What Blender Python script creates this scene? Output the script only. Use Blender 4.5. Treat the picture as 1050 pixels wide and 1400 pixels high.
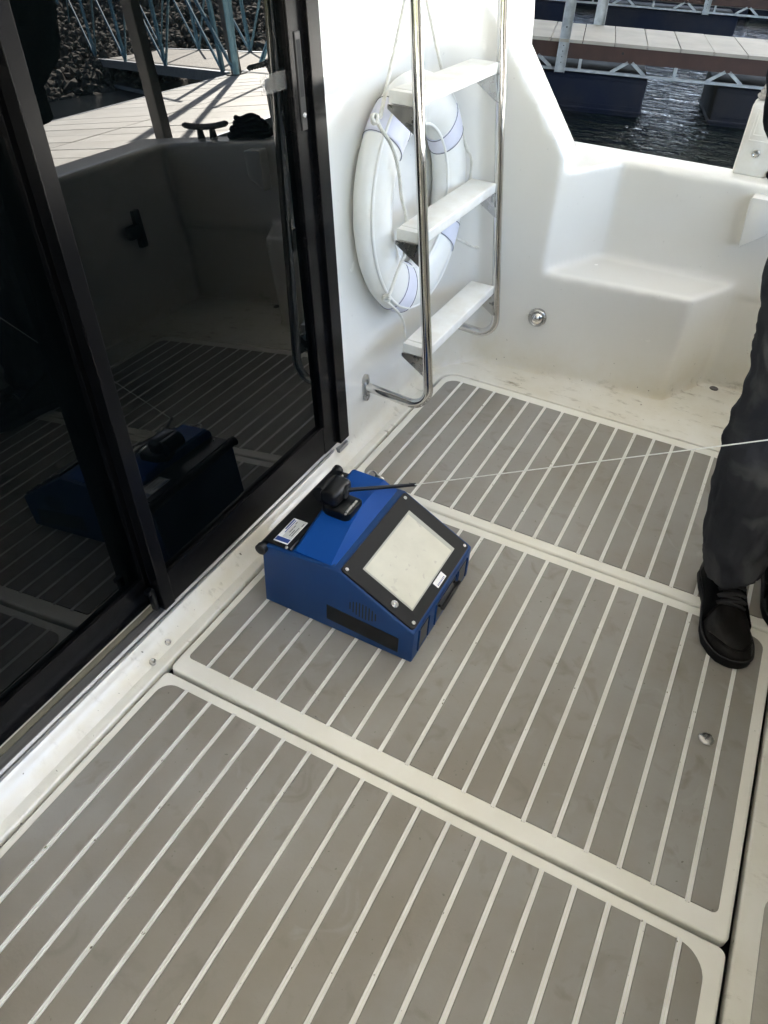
import bpy, bmesh, math, random
from mathutils import Vector, Matrix, Quaternion, noise
random.seed(7)
R_=math.radians
sc=bpy.context.scene
for o in list(bpy.data.objects): bpy.data.objects.remove(o)
COL=sc.collection

# ------------------------------------------------------------------ camera
cd=bpy.data.cameras.new('camera'); cam=bpy.data.objects.new('camera',cd); COL.objects.link(cam)
cd.sensor_fit='VERTICAL'; cd.sensor_height=24.0; cd.lens=1044.417/1400*24.0
cd.clip_start=.02; cd.clip_end=2000
Rw=Matrix(((0.88660424,-0.32851582,0.32559221),(0.46010529,0.55445251,-0.69345911),(0.04728687,0.76463048,0.64273181)))
cam.matrix_world=Matrix.Translation((0.700842,-0.845228,1.224911))@Rw.to_4x4()
sc.camera=cam
# ------------------------------------------------------------------ world, sun, exposure
SAZ=Vector((.45,.89)).normalized(); SEL=R_(38)
w=bpy.data.worlds.new('World'); sc.world=w; w.use_nodes=True
nt=w.node_tree; bg=nt.nodes['Background']; sky=nt.nodes.new('ShaderNodeTexSky')
sky.sky_type='NISHITA'; sky.sun_disc=False; sky.sun_elevation=SEL; sky.sun_rotation=math.atan2(SAZ.x,SAZ.y)
sky.air_density=1.0; sky.dust_density=1.2; sky.ozone_density=1.0
nt.links.new(sky.outputs[0],bg.inputs[0]); bg.inputs[1].default_value=.05
sl=bpy.data.lights.new('sun','SUN'); sl.energy=5.0; sl.angle=R_(.5); sl.color=(1,.95,.87)
so=bpy.data.objects.new('sun',sl); COL.objects.link(so); so.location=(5,8,9)
sd=Vector((SAZ.x*math.cos(SEL),SAZ.y*math.cos(SEL),math.sin(SEL)))
so.rotation_euler=sd.to_track_quat('Z','Y').to_euler()
vs=sc.view_settings; vs.view_transform='Standard'; vs.look='None'; vs.exposure=4.4; vs.gamma=1; vs.use_curve_mapping=False
sc.render.engine='CYCLES'
sc.cycles.max_bounces=10; sc.cycles.diffuse_bounces=6; sc.cycles.glossy_bounces=5

# ------------------------------------------------------------------ materials
def L(nt,a,b): nt.links.new(a,b)
def mat(name,base,rough=.5,metal=0,ior=1.5,coat=0,var=None,vscale=3,bump=0,bscale=40,spots=None,sscale=60,sthr=.72,objrand=0,rvar=0,stretch=None,bdetail=4,spec=None):
    m=bpy.data.materials.new(name); m.use_nodes=True; nt=m.node_tree; b=nt.nodes['Principled BSDF']
    b.inputs['Base Color'].default_value=(*base,1); b.inputs['Roughness'].default_value=rough
    b.inputs['Metallic'].default_value=metal; b.inputs['IOR'].default_value=ior; b.inputs['Coat Weight'].default_value=coat
    if spec is not None: b.inputs['Specular IOR Level'].default_value=spec
    geo=nt.nodes.new('ShaderNodeNewGeometry'); vec=geo.outputs['Position']
    if stretch:
        mp=nt.nodes.new('ShaderNodeMapping'); mp.inputs['Scale'].default_value=stretch; L(nt,vec,mp.inputs[0]); vec=mp.outputs[0]
    col=None
    if var:
        n=nt.nodes.new('ShaderNodeTexNoise'); n.inputs['Scale'].default_value=vscale; n.inputs['Detail'].default_value=6; n.inputs['Roughness'].default_value=.6; L(nt,vec,n.inputs['Vector'])
        r=nt.nodes.new('ShaderNodeValToRGB'); r.color_ramp.elements[0].position=.36; r.color_ramp.elements[1].position=.66
        r.color_ramp.elements[0].color=(*base,1); r.color_ramp.elements[1].color=(*var,1); L(nt,n.outputs['Fac'],r.inputs[0]); col=r.outputs[0]
    if spots:
        n=nt.nodes.new('ShaderNodeTexNoise'); n.inputs['Scale'].default_value=sscale; n.inputs['Detail'].default_value=3; L(nt,geo.outputs['Position'],n.inputs['Vector'])
        r=nt.nodes.new('ShaderNodeValToRGB'); r.color_ramp.elements[0].position=sthr; r.color_ramp.elements[1].position=sthr+.03; L(nt,n.outputs['Fac'],r.inputs[0])
        mx=nt.nodes.new('ShaderNodeMix'); mx.data_type='RGBA'; L(nt,r.outputs[0],mx.inputs['Factor'])
        if col: L(nt,col,mx.inputs[6])
        else: mx.inputs[6].default_value=(*base,1)
        mx.inputs[7].default_value=(*spots,1); col=mx.outputs[2]
    if objrand:
        oi=nt.nodes.new('ShaderNodeObjectInfo'); mr=nt.nodes.new('ShaderNodeMapRange'); L(nt,oi.outputs['Random'],mr.inputs[0]); mr.inputs[3].default_value=1-objrand; mr.inputs[4].default_value=1+objrand
        hs=nt.nodes.new('ShaderNodeHueSaturation'); L(nt,mr.outputs[0],hs.inputs['Value'])
        if col: L(nt,col,hs.inputs['Color'])
        else: hs.inputs['Color'].default_value=(*base,1)
        col=hs.outputs[0]
    if col: L(nt,col,b.inputs['Base Color'])
    if rvar:
        n=nt.nodes.new('ShaderNodeTexNoise'); n.inputs['Scale'].default_value=vscale*2.3; n.inputs['Detail'].default_value=5; L(nt,vec,n.inputs['Vector'])
        mr=nt.nodes.new('ShaderNodeMapRange'); L(nt,n.outputs['Fac'],mr.inputs[0]); mr.inputs[1].default_value=.3; mr.inputs[2].default_value=.7; mr.inputs[3].default_value=max(0,rough-rvar); mr.inputs[4].default_value=rough+rvar; L(nt,mr.outputs[0],b.inputs['Roughness'])
    if bump:
        n=nt.nodes.new('ShaderNodeTexNoise'); n.inputs['Scale'].default_value=bscale; n.inputs['Detail'].default_value=bdetail; L(nt,vec,n.inputs['Vector'])
        bp=nt.nodes.new('ShaderNodeBump'); bp.inputs['Strength'].default_value=1; bp.inputs['Distance'].default_value=bump; L(nt,n.outputs['Fac'],bp.inputs['Height']); L(nt,bp.outputs[0],b.inputs['Normal'])
    return m

def gelcoat(name,base,stain,zlow=.0,zhigh=.14,dirt=(.20,.17,.11)):
    """glossy white fibreglass with yellow-brown waterline grime that collects low down and specks of dirt"""
    m=mat(name,base,.22,ior=1.5,coat=.25,rvar=.06,vscale=2)
    nt=m.node_tree; b=nt.nodes['Principled BSDF']
    geo=nt.nodes.new('ShaderNodeNewGeometry'); sp=nt.nodes.new('ShaderNodeSeparateXYZ'); L(nt,geo.outputs['Position'],sp.inputs[0])
    n=nt.nodes.new('ShaderNodeTexNoise'); n.inputs['Scale'].default_value=4.5; n.inputs['Detail'].default_value=8; n.inputs['Roughness'].default_value=.62; L(nt,geo.outputs['Position'],n.inputs['Vector'])
    r=nt.nodes.new('ShaderNodeMapRange'); r.inputs[1].default_value=.34; r.inputs[2].default_value=.64; L(nt,n.outputs['Fac'],r.inputs[0])
    zr=nt.nodes.new('ShaderNodeMapRange'); zr.inputs[1].default_value=zhigh; zr.inputs[2].default_value=zlow; zr.inputs[3].default_value=.12; zr.inputs[4].default_value=1; L(nt,sp.outputs[2],zr.inputs[0])
    mu=nt.nodes.new('ShaderNodeMath'); mu.operation='MULTIPLY'; L(nt,r.outputs[0],mu.inputs[0]); L(nt,zr.outputs[0],mu.inputs[1])
    ad=nt.nodes.new('ShaderNodeMath'); ad.operation='MULTIPLY_ADD'; ad.inputs[1].default_value=.75; ad.inputs[2].default_value=0; ad.use_clamp=True; L(nt,mu.outputs[0],ad.inputs[0])
    mx=nt.nodes.new('ShaderNodeMix'); mx.data_type='RGBA'; mx.inputs[6].default_value=(*base,1); mx.inputs[7].default_value=(*stain,1); L(nt,ad.outputs[0],mx.inputs[0])
    # streaky dirt, only low down
    mp=nt.nodes.new('ShaderNodeMapping'); mp.inputs['Scale'].default_value=(14,34,30); mp.inputs['Rotation'].default_value=(0,0,R_(14)); L(nt,geo.outputs['Position'],mp.inputs[0])
    n2=nt.nodes.new('ShaderNodeTexNoise'); n2.inputs['Scale'].default_value=1; n2.inputs['Detail'].default_value=8; n2.inputs['Roughness'].default_value=.7; L(nt,mp.outputs[0],n2.inputs['Vector'])
    r2=nt.nodes.new('ShaderNodeMapRange'); r2.inputs[1].default_value=.56; r2.inputs[2].default_value=.70; L(nt,n2.outputs['Fac'],r2.inputs[0])
    z2=nt.nodes.new('ShaderNodeMapRange'); z2.inputs[1].default_value=.05; z2.inputs[2].default_value=.01; L(nt,sp.outputs[2],z2.inputs[0])
    m2=nt.nodes.new('ShaderNodeMath'); m2.operation='MULTIPLY'; L(nt,r2.outputs[0],m2.inputs[0]); L(nt,z2.outputs[0],m2.inputs[1])
    m4=nt.nodes.new('ShaderNodeMath'); m4.operation='MULTIPLY'; L(nt,m2.outputs[0],m4.inputs[0]); L(nt,r.outputs[0],m4.inputs[1])
    m3=nt.nodes.new('ShaderNodeMath'); m3.operation='MULTIPLY'; m3.inputs[1].default_value=1.0; m3.use_clamp=True; L(nt,m4.outputs[0],m3.inputs[0])
    mx2=nt.nodes.new('ShaderNodeMix'); mx2.data_type='RGBA'; L(nt,mx.outputs[2],mx2.inputs[6]); mx2.inputs[7].default_value=(*dirt,1); L(nt,m3.outputs[0],mx2.inputs[0])
    # specks
    n3=nt.nodes.new('ShaderNodeTexNoise'); n3.inputs['Scale'].default_value=75; n3.inputs['Detail'].default_value=2; L(nt,geo.outputs['Position'],n3.inputs['Vector'])
    r3=nt.nodes.new('ShaderNodeMapRange'); r3.inputs[1].default_value=.735; r3.inputs[2].default_value=.76; L(nt,n3.outputs['Fac'],r3.inputs[0])
    m5=nt.nodes.new('ShaderNodeMath'); m5.operation='MULTIPLY'; L(nt,r3.outputs[0],m5.inputs[0]); L(nt,zr.outputs[0],m5.inputs[1])
    mx3=nt.nodes.new('ShaderNodeMix'); mx3.data_type='RGBA'; L(nt,mx2.outputs[2],mx3.inputs[6]); mx3.inputs[7].default_value=(.08,.07,.05,1); L(nt,m5.outputs[0],mx3.inputs[0])
    L(nt,mx3.outputs[2],b.inputs['Base Color'])
    return m
M={}
M['gel']=gelcoat('gelcoat_white',(.73,.72,.685),(.60,.54,.39))
M['gelfloor']=gelcoat('gelcoat_floor',(.77,.76,.71),(.56,.50,.36),-.5,.5)
M['frame']=mat('hatch_frame_cream',(.81,.80,.75),.35,var=(.75,.73,.66),vscale=5,spots=(.10,.08,.06),sscale=70,sthr=.735,coat=.1)
M['ridge']=mat('groove_white',(.85,.85,.84),.3,var=(.74,.73,.71),vscale=22,spots=(.16,.14,.11),sscale=80,sthr=.69)
M['plank']=mat('nonskid_grey',(.285,.278,.264),.46,var=(.232,.210,.180),vscale=2.6,spots=(.14,.13,.11),sscale=110,sthr=.715,objrand=.025,bump=.00035,bscale=170,rvar=.08)
M['pad']=mat('side_pad_grey',(.42,.41,.37),.5,var=(.36,.34,.3),vscale=6,bump=.0004,bscale=160)
M['dark']=mat('dark_gap',(.015,.015,.014),.8)
M['blackframe']=mat('black_anodised',(.0035,.0035,.0038),.26,var=(.0055,.005,.005),vscale=12,spots=(.12,.11,.10),sscale=220,sthr=.80,spec=.15)
M['rubber']=mat('black_rubber',(.01,.01,.01),.5)
M['glass']=mat('tinted_glass',(.0012,.0018,.0018),.0,ior=1.37)
M['alu']=mat('grey_aluminium',(.42,.42,.43),.38,metal=.85,stretch=(40,.6,40),var=(.3,.3,.3),vscale=3)
M['olive']=mat('olive_seal',(.16,.15,.11),.6)
M['steel']=mat('polished_steel',(.62,.61,.59),.10,metal=1,rvar=.05,vscale=20)
M['steelr']=mat('brushed_steel',(.50,.49,.47),.28,metal=1,rvar=.03,vscale=20)
M['step']=mat('step_plastic_white',(.80,.80,.77),.4,var=(.70,.68,.62),vscale=14)
M['buoy']=mat('buoy_vinyl_white',(.78,.78,.76),.32,var=(.72,.71,.66),vscale=7,bump=.0006,bscale=14,bdetail=2)
M['band']=mat('buoy_band_lavender',(.68,.68,.77),.6,var=(.64,.64,.72),vscale=25)
M['bandw']=mat('buoy_band_white',(.76,.75,.72),.6)
M['rope']=mat('white_rope',(.74,.73,.68),.8,var=(.6,.58,.52),vscale=60,bump=.001,bscale=300)
M['thread']=mat('dark_thread',(.08,.08,.10),.8)
M['blue']=mat('blue_powder_coat',(.004,.042,.155),.45,bump=.00012,bscale=700,var=(.0035,.038,.14),vscale=9,spec=.35)
M['bluelight']=mat('blue_powder_coat_light',(.005,.056,.25),.45,bump=.0001,bscale=700,spec=.12)
M['blk']=mat('black_plastic',(.006,.006,.0065),.28,spec=.4)
M['blkm']=mat('black_panel_matt',(.009,.009,.009),.5,bump=.00008,bscale=900,spec=.25)
M['screen']=mat('screen_pale_beige',(.60,.585,.49),.16,var=(.52,.505,.42),vscale=9,spots=(.5,.48,.41),sscale=50,sthr=.66,coat=.3)  # pale beige display face with faint mottling
M['screen2']=mat('screen_border',(.40,.40,.35),.2)
M['lab']=mat('label_silver',(.55,.55,.53),.35)
M['labw']=mat('label_white',(.8,.8,.8),.4)
M['labb']=mat('label_blue',(.02,.06,.25),.4)
M['labk']=mat('label_ink',(.05,.05,.05),.5)
M['pants']=mat('charcoal_cotton',(.028,.030,.037),.9,var=(.040,.042,.049),vscale=6,bump=.0006,bscale=500,spec=.15)
M['jacket']=mat('black_fleece',(.004,.0045,.008),.9,bump=.001,bscale=200,spec=.1)
M['leather']=mat('black_leather',(.004,.0038,.0036),.42,var=(.010,.0085,.007),vscale=14,bump=.0006,bscale=160,rvar=.06,spec=.16)
M['suede']=mat('black_nubuck',(.0035,.0035,.0035),.85,bump=.0008,bscale=250,spec=.1)
M['sole']=mat('black_sole',(.005,.005,.005),.6,spec=.3)
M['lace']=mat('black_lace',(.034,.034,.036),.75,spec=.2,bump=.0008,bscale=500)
M['skin']=mat('skin',(.42,.24,.16),.55)
M['hair']=mat('dark_hair',(.02,.014,.01),.6)
M['string']=mat('thin_white_string',(.8,.8,.77),.6)
M['water']=None
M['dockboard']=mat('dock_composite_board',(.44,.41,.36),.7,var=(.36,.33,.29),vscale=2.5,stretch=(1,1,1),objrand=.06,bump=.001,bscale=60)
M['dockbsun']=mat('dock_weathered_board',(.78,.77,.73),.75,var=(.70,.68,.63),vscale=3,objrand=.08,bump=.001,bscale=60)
M['fascia']=mat('brown_fascia_board',(.060,.028,.022),.6,var=(.045,.022,.018),vscale=6,bump=.002,bscale=20)
M['galv']=mat('galvanised_steel',(.50,.54,.58),.45,metal=.5,var=(.33,.36,.40),vscale=12)
M['float']=mat('navy_float_plastic',(.005,.009,.024),.75,spec=.2,var=(.022,.023,.028),vscale=1.6,rvar=.1)
M['bluetruss']=mat('blue_painted_truss',(.14,.30,.40),.5,var=(.20,.38,.48),vscale=8)
M['post']=mat('weathered_steel_post',(.16,.15,.14),.55,var=(.11,.10,.10),vscale=4)
M['rock']=mat('riprap_rock',(.13,.112,.088),.9,var=(.085,.072,.055),vscale=1.5,objrand=.1,bump=.02,bscale=6)
M['bank']=mat('bank_soil',(.055,.047,.036),.95,var=(.08,.07,.05),vscale=1.2,bump=.05,bscale=5)
M['roof']=mat('marina_roof_sheet',(.45,.46,.47),.6)
M['over']=mat('overhang_white',(.78,.77,.74),.35)

def smudge(m,col,scale,lo,hi,box=None):
    nt=m.node_tree; b=nt.nodes['Principled BSDF']; lk=b.inputs['Base Color'].links
    geo=nt.nodes.new('ShaderNodeNewGeometry'); n=nt.nodes.new('ShaderNodeTexNoise'); n.inputs['Scale'].default_value=scale; n.inputs['Detail'].default_value=5; n.inputs['Distortion'].default_value=1.2; L(nt,geo.outputs['Position'],n.inputs['Vector'])
    r=nt.nodes.new('ShaderNodeMapRange'); r.inputs[1].default_value=lo; r.inputs[2].default_value=hi; L(nt,n.outputs['Fac'],r.inputs[0])
    mx=nt.nodes.new('ShaderNodeMix'); mx.data_type='RGBA'; L(nt,r.outputs[0],mx.inputs[0]); mx.inputs[7].default_value=(*col,1)
    if lk: L(nt,lk[0].from_socket,mx.inputs[6])
    else: mx.inputs[6].default_value=b.inputs['Base Color'].default_value
    L(nt,mx.outputs[2],b.inputs['Base Color'])
smudge(M['pants'],(.095,.096,.10),5.2,.54,.70)
smudge(M['plank'],(.205,.176,.135),1.3,.48,.76)
smudge(M['plank'],(.17,.15,.125),14,.58,.84)
smudge(M['plank'],(.36,.35,.33),9,.66,.90)
def water_mat():
    m=bpy.data.materials.new('lake_water'); m.use_nodes=True; nt=m.node_tree; b=nt.nodes['Principled BSDF']
    b.inputs['Base Color'].default_value=(.006,.011,.010,1); b.inputs['Roughness'].default_value=.02; b.inputs['IOR'].default_value=1.333
    geo=nt.nodes.new('ShaderNodeNewGeometry')
    mp=nt.nodes.new('ShaderNodeMapping'); mp.inputs['Scale'].default_value=(1,2.3,1); mp.inputs['Rotation'].default_value=(0,0,R_(12)); L(nt,geo.outputs['Position'],mp.inputs[0])
    n=nt.nodes.new('ShaderNodeTexNoise'); n.inputs['Scale'].default_value=3.2; n.inputs['Detail'].default_value=4; n.inputs['Distortion'].default_value=.7; L(nt,mp.outputs[0],n.inputs['Vector'])
    bp=nt.nodes.new('ShaderNodeBump'); bp.inputs['Distance'].default_value=.17; bp.inputs['Strength'].default_value=1; L(nt,n.outputs['Fac'],bp.inputs['Height']); L(nt,bp.outputs[0],b.inputs['Normal'])
    return m
M['water']=water_mat()

# ------------------------------------------------------------------ helpers
def tag(o,label=None,cat=None,group=None,kind=None):
    if label: o['label']=label
    if cat: o['category']=cat
    if group: o['group']=group
    if kind: o['kind']=kind
    return o
def empty(name,loc,label,cat,group=None):
    o=bpy.data.objects.new(name,None); COL.objects.link(o); o.location=loc; o.empty_display_size=.1
    bpy.context.view_layer.update()
    return tag(o,label,cat,group)
def link(name,me,m,parent=None,smooth=False):
    if m and not me.materials: me.materials.append(m)
    o=bpy.data.objects.new(name,me); COL.objects.link(o)
    if parent is not None:
        o.parent=parent
        loc=Vector((0,0,0)); q=parent
        while q is not None: loc+=q.location; q=q.parent
        o.matrix_parent_inverse=Matrix.Identity(4); o.location=-loc   # geometry is written in world coordinates
    if smooth:
        for p in me.polygons: p.use_smooth=True
    return o
class MB:
    def __init__(s): s.bm=bmesh.new()
    def box(s,lo,hi,bev=0,seg=2,mtx=None):
        v=[s.bm.verts.new((x,y,z)) for x in (lo[0],hi[0]) for y in (lo[1],hi[1]) for z in (lo[2],hi[2])]
        F=[(0,1,3,2),(4,6,7,5),(0,4,5,1),(2,3,7,6),(0,2,6,4),(1,5,7,3)]
        fs=[s.bm.faces.new([v[i] for i in f]) for f in F]
        if bev:
            r=bmesh.ops.bevel(s.bm,geom=list({e for f in fs for e in f.edges}),offset=bev,segments=seg,affect='EDGES',profile=.5)
            v=list({q for f in r['faces'] for q in f.verts}|{q for q in v if q.is_valid})
        if mtx is not None: bmesh.ops.transform(s.bm,matrix=mtx,verts=[q for q in v if q.is_valid])
        return v
    def hexa(s,P):
        v=[s.bm.verts.new(p) for p in P]   # bottom 4 ccw, top 4 ccw
        for f in ((3,2,1,0),(4,5,6,7),(0,1,5,4),(1,2,6,5),(2,3,7,6),(3,0,4,7)): s.bm.faces.new([v[i] for i in f])
    def prism(s,poly,axis,a,b,bev=0,seg=2):
        def P(p,t):
            return {'x':(t,p[0],p[1]),'y':(p[0],t,p[1]),'z':(p[0],p[1],t)}[axis]
        A=[s.bm.verts.new(P(p,a)) for p in poly]; B=[s.bm.verts.new(P(p,b)) for p in poly]; n=len(poly)
        fs=[s.bm.faces.new(A),s.bm.faces.new(B[::-1])]
        for i in range(n): fs.append(s.bm.faces.new((A[i],B[i],B[(i+1)%n],A[(i+1)%n])))
        bmesh.ops.recalc_face_normals(s.bm,faces=fs)
        if bev: bmesh.ops.bevel(s.bm,geom=list({e for f in fs for e in f.edges}),offset=bev,segments=seg,affect='EDGES',profile=.5)
    def tube(s,pts,r,seg=10,caps=True,closed=False):
        pts=[Vector(p) for p in pts]; n=len(pts); rings=[]
        rr=r if isinstance(r,(list,tuple)) else [r]*n
        nrm=None
        for i,p in enumerate(pts):
            if closed: t=(pts[(i+1)%n]-pts[i-1]).normalized()
            else: t=(pts[min(i+1,n-1)]-pts[max(i-1,0)]).normalized()
            if nrm is None:
                nrm=t.orthogonal().normalized()
            nrm=(nrm-t*nrm.dot(t)).normalized(); bi=t.cross(nrm)
            rings.append([s.bm.verts.new(p+(nrm*math.cos(a)+bi*math.sin(a))*rr[i]) for a in [2*math.pi*k/seg for k in range(seg)]])
        m=n if closed else n-1
        for i in range(m):
            A=rings[i];B=rings[(i+1)%n]
            for k in range(seg): s.bm.faces.new((A[k],A[(k+1)%seg],B[(k+1)%seg],B[k]))
        if caps and not closed: s.bm.faces.new(rings[0][::-1]); s.bm.faces.new(rings[-1])
    def disc(s,c,nrm,prof,seg=24):
        """lathe: prof list of (radius,height) about normal"""
        nrm=Vector(nrm).normalized(); a=nrm.orthogonal().normalized(); b=nrm.cross(a); c=Vector(c); prev=None
        for (r,h) in prof:
            if r<1e-6: ring=[s.bm.verts.new(c+nrm*h)]
            else: ring=[s.bm.verts.new(c+nrm*h+(a*math.cos(2*math.pi*k/seg)+b*math.sin(2*math.pi*k/seg))*r) for k in range(seg)]
            if prev:
                if len(ring)==1 and len(prev)>1:
                    for k in range(seg): s.bm.faces.new((prev[k],prev[(k+1)%seg],ring[0]))
                elif len(prev)==1 and len(ring)>1:
                    for k in range(seg): s.bm.faces.new((prev[0],ring[(k+1)%seg],ring[k]))
                elif len(ring)>1:
                    for k in range(seg): s.bm.faces.new((prev[k],prev[(k+1)%seg],ring[(k+1)%seg],ring[k]))
            prev=ring
    def loft(s,rings,capA=True,capB=True):
        R=[[s.bm.verts.new(p) for p in r] for r in rings]; n=len(R[0])
        for A,B in zip(R,R[1:]):
            for k in range(n): s.bm.faces.new((A[k],A[(k+1)%n],B[(k+1)%n],B[k]))
        if capA: s.bm.faces.new(R[0][::-1])
        if capB: s.bm.faces.new(R[-1])
    def build(s,name,m,parent=None,smooth=False,auto=None,recalc=True):
        if recalc: bmesh.ops.recalc_face_normals(s.bm,faces=s.bm.faces)
        me=bpy.data.meshes.new(name); s.bm.to_mesh(me); s.bm.free()
        if smooth or auto is not None:
            for p in me.polygons: p.use_smooth=True
        if auto is not None: me.set_sharp_from_angle(angle=R_(auto))
        return link(name,me,m,parent)
def rrect(x0,y0,x1,y1,r,n=6):
    if not isinstance(r,(list,tuple)): r=[r]*4   # order: (x0,y0),(x1,y0),(x1,y1),(x0,y1)
    P=[]
    for (cx,cy,a0,rr) in ((x0+r[0],y0+r[0],180,r[0]),(x1-r[1],y0+r[1],270,r[1]),(x1-r[2],y1-r[2],0,r[2]),(x0+r[3],y1-r[3],90,r[3])):
        for k in range(n+1):
            a=R_(a0+90*k/n); P.append((cx+rr*math.cos(a),cy+rr*math.sin(a)))
    return P
def plate(outlines,z0,z1,bev=.003,res=2):
    """flat plate with holes, from filled 2-D curve; returns mesh"""
    cu=bpy.data.curves.new('tmp','CURVE'); cu.dimensions='2D'; cu.fill_mode='BOTH'
    for P in outlines:
        sp=cu.splines.new('POLY'); sp.points.add(len(P)-1)
        for q,p in zip(sp.points,P): q.co=(p[0],p[1],0,1)
        sp.use_cyclic_u=True
    cu.extrude=(z1-z0)/2-bev; cu.bevel_depth=bev; cu.bevel_resolution=res; cu.offset=-bev
    ob=bpy.data.objects.new('tmp',cu); COL.objects.link(ob); bpy.context.view_layer.update()
    me=bpy.data.meshes.new_from_object(ob.evaluated_get(bpy.context.evaluated_depsgraph_get()))
    bpy.data.objects.remove(ob)
    for v in me.vertices: v.co.z+=(z0+z1)/2
    for p in me.polygons: p.use_smooth=True
    me.set_sharp_from_angle(angle=R_(40))
    me.materials.clear()
    return me
def spline(P,n=8):
    P=[Vector(p) for p in P]; out=[]
    Q=[P[0]*2-P[1]]+P+[P[-1]*2-P[-2]]
    for i in range(1,len(Q)-2):
        for k in range(n):
            t=k/n; a,b,c,d=Q[i-1],Q[i],Q[i+1],Q[i+2]
            out.append(.5*((2*b)+(c-a)*t+(2*a-5*b+4*c-d)*t*t+(3*b-a-3*c+d)*t**3))
    out.append(P[-1]); return out
def fillet(P,r,n=8):
    P=[Vector(p) for p in P]; out=[P[0]]
    for i in range(1,len(P)-1):
        a=(P[i-1]-P[i]).normalized(); b=(P[i+1]-P[i]).normalized()
        ang=a.angle(b); d=r/math.tan(ang/2)
        s=P[i]+a*d; e=P[i]+b*d; c=P[i]+(a+b).normalized()*(r/math.sin(ang/2))
        va=s-c; vb=e-c; tot=va.angle(vb)
        for k in range(n+1):
            t=k/n; out.append(c+(va*math.sin((1-t)*tot)+vb*math.sin(t*tot))/math.sin(tot))
    out.append(P[-1]); return out
RK=.09
def WX(z,off=0): return -.122-RK*z+off          # raked cabin wall surface

# ------------------------------------------------------------------ SETTING : moulded cockpit
def liner():
    b=MB()
    # raked cabin wall right of the door
    for (ya,yb) in ((.60,2.0),(-2.6,-1.75)):
        b.hexa([(-.55,ya,-.06),(WX(-.06),ya,-.06),(WX(-.06),yb,-.06),(-.55,yb,-.06),(-.65,ya,1.75),(WX(1.75),ya,1.75),(WX(1.75),yb,1.75),(-.65,yb,1.75)])
    # sill / flared foot of the wall, full length
    b.prism([(-.080,-.008),(-.092,-.0015),(-.102,.0025),(-.111,.0075),(-.119,.0145),(-.1265,.0245),(-.1335,.037),(-.5,.037),(-.5,-.06),(-.088,-.06)],'y',-2.5,1.9)
    # corner filler
    b.hexa([(-.3,1.18,-.06),(-.118,1.19,-.06),(-.015,1.335,-.06),(-.2,1.5,-.06),(-.45,1.18,1.75),(-.275,1.19,1.75),(-.17,1.335,1.75),(-.3,1.5,1.75)])
    # lower side wall with the step pod
    b.prism([(-.3,1.29),(.574,1.402),(.672,1.592),(1.34,1.615),(1.34,1.74),(-.3,1.74)],'z',-.06,.331)
    b.prism([(-.3,1.29),(.142,1.347),(.262,1.572),(1.34,1.60),(1.34,1.715),(-.3,1.715)],'z',.30,.612)
    # tall wing with diagonal edge
    fr=[(-.6,.3),(.150,.3),(.146,.655),(-.069,.932),(-.70,1.745),(-.9,1.745)]
    A=[];B=[]
    pts=[]
    for (x,z) in fr: pts.append((x,1.31+.135*(x+.14),z))
    bk=[(-.6,1.60,.3),(.128,1.60,.3),(.112,1.60,.625),(-.13,1.60,.945),(-.72,1.60,1.745),(-.9,1.60,1.745)]
    va=[b.bm.verts.new(p) for p in pts]; vb=[b.bm.verts.new(p) for p in bk]
    b.bm.faces.new(va); b.bm.faces.new(vb[::-1])
    for i in range(6): b.bm.faces.new((va[i],vb[i],vb[(i+1)%6],va[(i+1)%6]))
    # transom and far side, out of frame but mirrored in the door
    b.prism([(1.16,-.06),(1.15,.03),(1.13,.53),(1.12,.60),(1.15,.612),(1.34,.612),(1.34,-.06)],'y',-2.6,1.715)
    b.prism([(-.3,-2.3),(1.34,-2.3),(1.34,-2.55),(-.3,-2.55)],'z',-.06,.612)
    # floor rim outside the hatches (just under the floor sheet)
    b.box((-.3,1.25,-.06),(1.3,1.70,-.006)); b.box((1.06,-2.5,-.06),(1.3,1.3,-.006)); b.box((-.3,-2.5,-.06),(1.3,-1.6,-.006))
    bmesh.ops.recalc_face_normals(b.bm,faces=b.bm.faces)
    me=bpy.data.meshes.new('cockpit_wall'); b.bm.to_mesh(me); b.bm.free()
    o=bpy.data.objects.new('tmp',me); COL.objects.link(o)
    r=o.modifiers.new('r','REMESH'); r.mode='VOXEL'; r.voxel_size=.0088; r.use_smooth_shade=True
    s=o.modifiers.new('s','SMOOTH'); s.factor=.5; s.iterations=9
    bpy.context.view_layer.update()
    m2=bpy.data.meshes.new_from_object(o.evaluated_get(bpy.context.evaluated_depsgraph_get()))
    bpy.data.objects.remove(o); m2.name='cockpit_wall'; m2.materials.clear()
    for p in m2.polygons: p.use_smooth=True
    o=link('cockpit_wall',m2,M['gel']); tag(o,kind='structure'); return o
cockpit=liner()
fl=link('cockpit_floor',plate([[( -.30,-2.45),(1.28,-2.45),(1.28,1.70),(-.30,1.70)],rrect(-.074,-1.56,1.011,1.208,[.02,.03,.03,.055])],-.028,0,.0035),M['gelfloor']); tag(fl,kind='structure')
g=MB(); g.box((-.12,-1.6,-.055),(1.05,1.25,-.045)); tag(g.build('hatch_gutter',M['dark']),kind='structure')

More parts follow.
